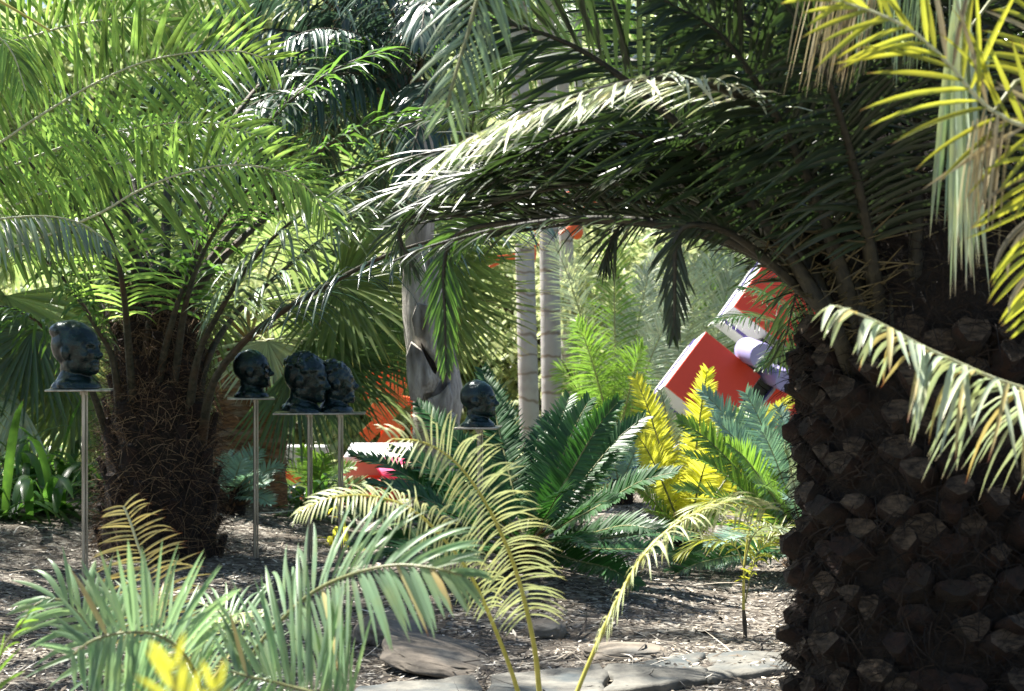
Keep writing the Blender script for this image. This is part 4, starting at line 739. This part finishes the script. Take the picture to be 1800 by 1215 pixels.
# ------------------------------------------------------------------ busts on stands
def head_mesh(style):
    bm = bmesh.new(); Q = lambda c: (c[0]*1.16+.004, c[1]*1.16, .376-(.376-c[2])*1.17); A = lambda c, r, rot=None: add_ico(bm, Q(c), tuple(k*1.16 for k in r), rot, 4); B = lambda c, r: add_ico(bm, c, r)
    A((-.018, 0, .262), (.125, .098, .114)); A((.026, 0, .225), (.092, .08, .12)); A((.03, 0, .175), (.075, .066, .07)); A((.052, 0, .168), (.066, .058, .055)); A((.092, 0, .142), (.028, .03, .024))
    A((.126, 0, .212), (.024, .015, .018)); A((.114, 0, .234), (.016, .011, .034), (0, -.35, 0)); A((.094, 0, .264), (.022, .055, .014))
    A((.110, 0, .180), (.013, .026, .008)); A((.106, 0, .167), (.013, .023, .008))
    for s in (1, -1):
        A((.062, s*.042, .208), (.038, .03, .034)); A((-.006, s*.094, .222), (.026, .011, .036), (0, -.25, 0)); A((.128, s*.014, .206), (.012, .008, .009))
        A((.008, s*.045, .175), (.06, .035, .055)); B((-.01, s*.07, .02), (.07, .07, .04))
    B((-.022, 0, .11), (.082, .074, .12)); B((-.008, 0, .0), (.148, .14, .07)); B((-.012, 0, .03), (.115, .11, .07)); B((-.018, 0, .055), (.095, .09, .07))
    if style == 'cap': A((-.05, 0, .325), (.105, .088, .055))
    if style == 'curly':
        R = random.Random(4)
        for _ in range(60):
            a = R.uniform(0, 6.28); e = R.uniform(.1, 1.5); p = (-.03+.115*math.cos(a)*math.cos(e), .098*math.sin(a)*math.cos(e), .27+.105*math.sin(e))
            if p[0] < .07: A(p, (.02, .02, .016))
    if style == 'beard':
        R = random.Random(9)
        for _ in range(34): A((R.uniform(.03, .105), R.uniform(-.05, .05), R.uniform(.125, .16)), (.018, .018, .02))
        for _ in range(40):
            a = R.uniform(0, 6.28); e = R.uniform(.3, 1.5); A((-.03+.11*math.cos(a)*math.cos(e), .092*math.sin(a)*math.cos(e), .272+.1*math.sin(e)), (.022, .022, .014))
    me = remesh(bm, .005, 14); v = np.zeros(len(me.vertices)*3); me.vertices.foreach_get('co', v); v = v.reshape(-1, 3)
    for s in (1, -1):
        c = np.array(Q((.113, s*.034, .240))); q = np.exp(-((v-c)**2/np.array([.02, .017, .0125])**2).sum(1)); v[:, 0] -= q*.016
        c = np.array(Q((.103, s*.034, .240))); q = np.exp(-((v-c)**2/np.array([.02, .009, .007])**2).sum(1)); v[:, 0] += q*.008
    q = np.exp(-((v-np.array(Q((.122, 0, .1735))))**2/np.array([.02, .024, .003])**2).sum(1)); v[:, 0] -= q*.008
    lump = .0032 if style in ('cap', 'plain') else .0055
    for i in range(len(v)): 
        p = Vector(v[i]); k = mnoise.noise(p*22)*lump+mnoise.noise(p*55)*lump*.45
        v[i] *= 1+k*4
    v[:, 2] = np.maximum(v[:, 2], 0); me.vertices.foreach_set('co', v.ravel()); me.update(); return me
HM = {s: head_mesh(s) for s in ('cap', 'curly', 'beard', 'plain')}
def stand(label, px, py, d, wpx, poles, yaw=.15, dep=.32):
    c = P(px, py, d); z0 = gh(c[0], d); t = thing('bust_stand', label, 'stand', (c[0], d, z0), 'steel stands for the bronze busts')
    mb = MB(); R = Matrix.Rotation(yaw, 3, 'Z'); box(mb, 'steel', (c[0], d, c[2]-.006), (wpx*d/F, dep, .012), np.array(R), .002); mb.build('top_plate', t)
    for p in poles:
        x = (p-900)*d/F; mb = MB(); zt = c[2]-.013; zb = gh(x, d)-.05
        tube(mb, 'steel', [(x, d, zb), (x, d, zt)], [.0115, .0115], 16); tube(mb, 'steel', [(x+.0185, d+.006, zb), (x+.0185, d+.006, zt-.001)], [.006, .006], 12); tube(mb, 'steel', [(x, d, zt-.02), (x, d, zt-.0005)], [.022, .022], 16); mb.build('pole', t)
def bust(style, px, py, d, hpx, yaw, label, tilt=0):
    c = P(px, py, d); s = hpx*d/F/.381; o = mobj('bust', HM[style], 'bronze', loc=(c[0], d, c[2]+.0005)); o.rotation_euler = (0, tilt, yaw); o.scale = (s*.97, s, s); return tag(o, label, 'bust', 'bronze busts on steel stands')
stand('steel stand carrying the leftmost bust, nearest of the stands', 140, 684, 11.2, 112, [147]); bust('cap', 136, 683, 11.2, 121, -.42, 'leftmost dark bronze bust, bald with a smooth cap like crown, on its own plate')
stand('slim steel stand in front of the brown fan palm trunk', 441, 699, 13.0, 82, [448]); bust('plain', 444, 698.5, 13.0, 86, -.05, 'near black smooth headed bust facing right in front of the brown trunk')
stand('wide steel stand on two poles carrying a pair of busts', 562, 725, 12.9, 160, [543, 597], .06)
bust('curly', 532, 724.5, 12.9, 105, -.3, 'rough lumpy bronze bust, left one of the pair sharing a plate', .13)
bust('beard', 590, 724, 13.0, 92, .15, 'black bearded bronze bust, right one of the pair sharing a plate')
stand('steel stand carrying the rightmost bust behind the yellow green frond', 841, 750, 11.3, 76, [842], -.1); bust('plain', 842, 749.5, 11.3, 83, -.25, 'rightmost bronze bust, small smooth head above the fern like frond')
HM_last = None

# plant label and thin stake
d = 10.6; c = P(915, 1090, d); t = thing('plant_label', 'dark green plant label on a thin stake under the big cycad', 'plant label', (c[0], d, gh(c[0], d)))
mb = MB(); tube(mb, 'signgreen', [(c[0], d, gh(c[0], d)-.05), (c[0], d, P(0, 1040, d)[2])], [.006, .006], 8); mb.build('stake', t)
for (y, w, mm, dx) in ((1087, .105, 'signgreen', .008), (1042, .09, 'signgrey', .0)):
    q = P(915, y, d); mb = MB(); box(mb, mm, (q[0]+dx, d-.012, q[2]), (w, .004, .05), np.array(Matrix.Rotation(-.95, 3, 'X')), .001); mb.build('plate', t)
d = 9.6; mb = MB(); c = P(660, 1130, d); tube(mb, 'steel', [(c[0], d, 0), (c[0]+.01, d, P(0, 1062, d)[2])], [.003, .003], 6); tag(mb.build('garden_stake'), 'thin grey metal stake standing by the sandstone boulders', 'stake')

# ------------------------------------------------------------------ red cube sculpture
def basis(A, B):      # orthonormal face axes from two projected edges
    u = nrm(A); v = nrm(B-np.dot(B, u)*u); return u, v
def cube_sculpture():
    d = 20.0; t = thing('cube_sculpture', 'abstract sculpture of tilted red cubes with white edges, lilac cylinders and black joints', 'sculpture', (P(1300, 700, d)[0], d, gh(P(1300, 700, d)[0], d)))
    def cube(tl, size, ca, cb, dep, name='red_cube'):
        # tl front corner (topmost), ca / cb: directions of its two front edges as seen, dep how far the block runs back
        o0 = P(*tl); nrm_f = nrm(np.array([.22, -.92, .25])); a = P(tl[0]+ca[0], tl[1]+ca[1], d)-P(tl[0], tl[1], d); a = nrm(a-np.dot(a, nrm_f)*nrm_f); b = np.cross(nrm_f, a)
        cc = P(tl[0]+cb[0], tl[1]+cb[1], d)-P(tl[0], tl[1], d); b = b if np.dot(b, cc) > 0 else -b
        R = np.stack([a, b, nrm_f], 1); s0, s1 = size
        ctr = o0+a*s0/2+b*s1/2-nrm_f*dep/2
        fr = MB(); box(fr, 'white', ctr, (s0, s1, dep), R, .004); e = fr.build('white_block', t, smooth=False)
        pn = MB(); box(pn, 'red', ctr+nrm_f*(dep/2+.012), (s0-.012, s1-.012, .03), R, .004); pn.build('red_panel', t, smooth=False)
        st = MB(); box(st, 'violet', ctr-nrm_f*.06, (s0+.024, s1+.024, .06), R, .002); st.build('violet_band', t, smooth=False); return ctr, R
    cube((1240, 583, d), (.77, .75), (-81, 100), (95, 83), .62)
    cube((1357, 441, d+.5), (.80, .95), (-70, 92), (90, 78), .7)
    cube((1370, 675, d-.1), (.5, .5), (-60, 70), (70, 62), .3)
    def cyl(a, b, r, m='lilac', end=True):
        mb = MB(); A, B = P(*a), P(*b); k = 6; tube(mb, m, [A+(B-A)*q for q in (0, .02, .5, .98, 1)], [r*.97, r, r, r, r*.96], 40); return mb.build('lilac_cylinder' if m == 'lilac' else 'black_joint', t)
    cyl((1312, 615, 20.1), (1340, 626, 19.6), .135); cyl((1350, 655, 20.2), (1382, 670, 19.6), .115); cyl((1222, 778, 20.0), (1196, 806, 19.5), .13)
    mb = MB(); box(mb, 'black', P(1355, 652, 20.25), (.62, .3, .4), np.array(Matrix.Rotation(.7, 3, 'Y')), .01); mb.build('black_joint', t, smooth=False)
    mb = MB(); box(mb, 'black', P(1325, 700, 20.3), (.7, .3, .35), np.array(Matrix.Rotation(-.75, 3, 'Y')), .01); mb.build('black_joint', t, smooth=False)
    mb = MB(); q = P(1300, 760, 20.3); tube(mb, 'black', [(q[0], 20.3, -1.0), (q[0], 20.3, q[2])], [.16, .16], 20); mb.build('post', t)
cube_sculpture()
# orange steel sculpture behind the busts
def orange():
    d = 23; c = P(660, 760, d); t = thing('orange_sculpture', 'abstract orange steel sculpture of tilted plates and beams behind the paired busts', 'sculpture', (c[0], d, gh(c[0], d)))
    def beam(a, b, w, dp, name='beam'):
        A, B = P(*a), P(*b); ax = nrm(B-A); y = nrm(np.cross(ax, [0, 0, 1.]) if abs(ax[2]) < .95 else np.cross(ax, [1., 0, 0])); z = np.cross(ax, y); mb = MB(); box(mb, 'orange', (A+B)/2, (np.linalg.norm(B-A), dp, w), np.stack([ax, y, z], 1), .004); mb.build(name, t, smooth=False)
    beam((630, 684, 23), (712, 652, 23), .3, .12, 'plate'); beam((655, 735, 22.9), (706, 668, 22.9), .2, .2, 'plate')
    beam((712, 700, 23), (640, 770, 23), .16, .1); beam((722, 706, 23.3), (688, 700, 23.3), .1, .3); beam((728, 700, 23.2), (724, 900, 23.2), .07, .08); beam((676, 720, 23.2), (672, 900, 23.2), .08, .08); beam((800, 690, 23.3), (795, 880, 23.3), .1, .1); beam((740, 690, 23.3), (810, 694, 23.3), .08, .1)
    beam((700, 745, 23), (672, 790, 23), .2, .1)
orange()
def mobile():
    d = 26; c = P(963, 470, d); t = thing('red_mobile', 'tall red steel sculpture with curved plates seen between the king palm trunks', 'sculpture', (c[0], d, 0))
    mb = MB(); tube(mb, 'orange', [(c[0], d, -1.0), (c[0], d, c[2]+.1)], [.07, .04], 12); mb.build('pole', t)
    for (x, y, rx_, rz, a) in ((925, 412, .13, .17, .4), (1012, 405, .1, .13, -.3), (890, 452, .3, .06, -.1), (930, 450, .1, .18, .2), (1040, 340, .25, .1, .6), (1000, 350, .1, .1, 0)):
        bm = bmesh.new(); bmesh.ops.create_icosphere(bm, subdivisions=3, radius=1, matrix=Matrix.Diagonal((rx_, .05, rz, 1))); bm.transform(Matrix.Rotation(a, 4, 'Y'))
        me = bpy.data.meshes.new('plate'); bm.to_mesh(me); bm.free(); q = P(x, y, d); o = mobj('plate', me, 'orange', t, (q[0]-c[0], .0, q[2])); 
    mb = MB(); tube(mb, 'orange', spline([P(860, 470, d), P(925, 440, d), P(1000, 400, d), P(1050, 335, d)], 12)[0], .02, 8); mb.build('arm', t)
mobile()
# counter, mosaic wall, people
d = 21.5; c = P(665, 860, d); t = thing('counter', 'salmon pink counter with a sunlit white top beside the bending figure', 'counter', (c[0], d, gh(c[0], d)))
q = P(665, 800, d); mb = MB(); g0 = gh(q[0], d)-.05; box(mb, 'salmon', (q[0], d, (q[2]+g0)/2), (.75, .5, q[2]-g0), None, .006); mb.build('body', t, smooth=False)
mb = MB(); box(mb, 'white', (q[0]+.05, d+.05, q[2]+.03), (.8, 1.0, .06), np.array(Matrix.Rotation(.10, 3, 'X')), .01); mb.build('top', t, smooth=False)
mb = MB(); box(mb, 'red', (q[0]+.02, d-.262, q[2]-.28), (.3, .02, .14), None, .003); mb.build('red_tile', t, smooth=False)
d = 20.5; q = P(522, 800, d); t = thing('mosaic_wall', 'low orange wall with a grey tiled band behind the poles of the paired busts', 'wall', (q[0], d, gh(q[0], d)))
mb = MB(); g0 = gh(q[0], d)-.05; box(mb, 'orange', (q[0], d, (q[2]+g0)/2), (.62, .35, q[2]-g0), None, .01); mb.build('body', t, smooth=False)
mb = MB(); box(mb, 'greytile', (q[0], d-.19, q[2]-.05), (.58, .03, .17), None, .004)
for i in range(6): box(mb, 'black', (q[0]-.23+i*.09, d-.207, q[2]-.05), (.035, .006, .05), None, .004)
box(mb, 'greytile', (q[0], d, q[2]+.05), (.66, .42, .1), None, .01); mb.build('tile_band', t, smooth=False)
q2 = P(515, 840, 20.1)
for i, (dx, dz, s) in enumerate(((-.08, 0, .11), (.1, 0, .1), (0, .1, .09))):
    pass
rock('stacked_stone', 492, 532, 838, 850, 20.0, .3, 'pale rough stone at the foot of the orange mosaic wall', mname='greytile', seed=30, dy=.15)
def person(label, loc, yaw, joints, top, bottom, s=1.0, name='person'):
    """one skinned body; clothing painted by region as separate shells grown from the same skeleton"""
    t = thing(name, label, 'person', loc); 
    def skin(nm, idx, edges, radk, mname):
        me = bpy.data.meshes.new(nm); me.from_pydata([joints[i][0] for i in idx], [(idx.index(a), idx.index(b)) for a, b in edges], []); o = bpy.data.objects.new(nm, me); COL.objects.link(o)
        o.modifiers.new('s', 'SKIN'); sk = me.skin_vertices[0].data
        for k, i in enumerate(idx): r = joints[i][1]*radk; sk[k].radius = (r, r); sk[k].use_root = (k == 0)
        m2 = o.modifiers.new('u', 'SUBSURF'); m2.levels = 2; m2.render_levels = 2
        dg = bpy.context.evaluated_depsgraph_get(); me2 = bpy.data.meshes.new_from_object(o.evaluated_get(dg)); bpy.data.objects.remove(o); ob = mobj(nm, me2, mname, t); ob.rotation_euler = (0, 0, yaw); ob.scale = (s, s, s); return ob
    E = [('pel', 'wai'), ('wai', 'che'), ('che', 'nec'), ('nec', 'hd1'), ('hd1', 'hd2')]
    for q in 'lr': E += [('che', 'sh'+q), ('sh'+q, 'el'+q), ('el'+q, 'wr'+q), ('wr'+q, 'pa'+q), ('pel', 'hi'+q), ('hi'+q, 'kn'+q), ('kn'+q, 'an'+q), ('an'+q, 'to'+q)]
    for q in 'lr':
        base = Vector(joints['pa'+q][0]); w = Vector(joints['wr'+q][0]); dd = (base-w).normalized()
        for k in range(4): joints['f%d%s' % (k, q)] = (tuple(base+dd*(.07+.008*(k in (1, 2)))+Vector((.0, (k-1.5)*.018, -.01))), .008); E.append(('pa'+q, 'f%d%s' % (k, q)))
        joints['th'+q] = (tuple(base+dd*.02+Vector((.035, -.03, 0))), .009); E.append(('pa'+q, 'th'+q))
    skin('body', list(joints), E, 1, 'skin')
    skin('shirt', ['wai', 'pel', 'che', 'shl', 'shr', 'ell', 'elr'], [('pel', 'wai'), ('wai', 'che'), ('che', 'shl'), ('che', 'shr'), ('shl', 'ell'), ('shr', 'elr')], 1.16, top)
    skin('trousers', ['pel', 'hil', 'hir', 'knl', 'knr'], [('pel', 'hil'), ('pel', 'hir'), ('hil', 'knl'), ('hir', 'knr')], 1.2, bottom)
    bm = bmesh.new(); h = Vector(joints['hd2'][0]); up = (h-Vector(joints['nec'][0])).normalized(); bmesh.ops.create_icosphere(bm, subdivisions=3, radius=1, matrix=Matrix.Translation(h-Vector((.02, 0, 0))+up*.02) @ Matrix.Diagonal((.108, .095, .10, 1)))
    for v in bm.verts: v.co += v.co.normalized()*0+Vector((1, 1, 1))*.004*mnoise.noise(v.co*30)
    me = bpy.data.meshes.new('hair'); bm.to_mesh(me); bm.free(); ob = mobj('hair', me, 'hair', t); ob.rotation_euler = (0, 0, yaw); ob.scale = (s, s, s)
    return t
def stand_j():
    j = {'pel': ((0, 0, .95), .13), 'wai': ((0, 0, 1.12), .125), 'che': ((0, 0, 1.36), .14), 'nec': ((0, 0, 1.5), .055), 'hd1': ((.03, 0, 1.58), .075), 'hd2': ((.01, 0, 1.66), .09)}
    for q, s in (('l', 1), ('r', -1)):
        j['sh'+q] = ((0, s*.18, 1.42), .065); j['el'+q] = ((-.02, s*.24, 1.14), .045); j['wr'+q] = ((.05, s*.25, .9), .028); j['pa'+q] = ((.06, s*.25, .84), .032)
        j['hi'+q] = ((0, s*.09, .86), .09); j['kn'+q] = ((.02, s*.1, .48), .058); j['an'+q] = ((0, s*.1, .08), .04); j['to'+q] = ((.16, s*.11, .03), .03)
    return j
def bent_j():
    j = stand_j(); j['wai'] = ((.12, 0, 1.03), .13); j['che'] = ((.34, 0, 1.10), .145); j['nec'] = ((.47, 0, 1.08), .055); j['hd1'] = ((.54, 0, 1.07), .075); j['hd2'] = ((.60, 0, 1.04), .09)
    for q, s in (('l', 1), ('r', -1)): j['sh'+q] = ((.38, s*.17, 1.06), .07); j['el'+q] = ((.42, s*.2, .8), .045); j['wr'+q] = ((.55, s*.17, .62), .028); j['pa'+q] = ((.58, s*.17, .57), .032)
    return j
c = P(676, 830, 20.9); person('person in a pink shirt and red shorts bending forward by the salmon counter', (c[0], 20.9, gh(c[0], 20.9)-.02), .2, bent_j(), 'pink', 'redcloth')
c = P(1096, 830, 25.5); person('person in blue standing beyond the palms, left of the yellow cycad', (c[0], 25.5, gh(c[0], 25.5)-.02), -1.2, stand_j(), 'bluecloth', 'bluecloth')

# ------------------------------------------------------------------ light, sky, camera
SUN = Vector((-.40, .28, .87)).normalized()
w = bpy.data.worlds.new('World'); SC.world = w; w.use_nodes = True; nt = w.node_tree; bg = nt.nodes['Background']
sky = nt.nodes.new('ShaderNodeTexSky'); sky.sky_type = 'NISHITA'; sky.sun_disc = False; sky.sun_elevation = math.asin(SUN.z); sky.sun_rotation = math.atan2(SUN.x, SUN.y)
nt.links.new(sky.outputs[0], bg.inputs[0]); bg.inputs[1].default_value = .052
L = bpy.data.lights.new('sun', 'SUN'); L.energy = 5; L.angle = math.radians(.5); L.color = (1, .96, .88); so = bpy.data.objects.new('sun', L); COL.objects.link(so)
so.rotation_euler = SUN.to_track_quat('Z', 'Y').to_euler(); so.location = (0, 0, 12)
cam = bpy.data.cameras.new('camera'); co = bpy.data.objects.new('camera', cam); COL.objects.link(co); co.location = (0, 0, CZ); co.rotation_euler = (math.pi/2, 0, 0)
cam.sensor_width = 36; cam.lens = 36*F/1800; cam.clip_end = 300; SC.camera = co
cam.dof.use_dof = True; cam.dof.focus_distance = 9.5; cam.dof.aperture_fstop = 5.0
SC.view_settings.view_transform = 'Standard'; SC.view_settings.look = 'None'; SC.view_settings.exposure = 1.82; SC.view_settings.gamma = 1
SC.render.engine = 'CYCLES'; SC.cycles.use_denoising = True; SC.cycles.max_bounces = 6; SC.cycles.transmission_bounces = 4; SC.cycles.diffuse_bounces = 4
SC.cycles.sample_clamp_indirect = 6
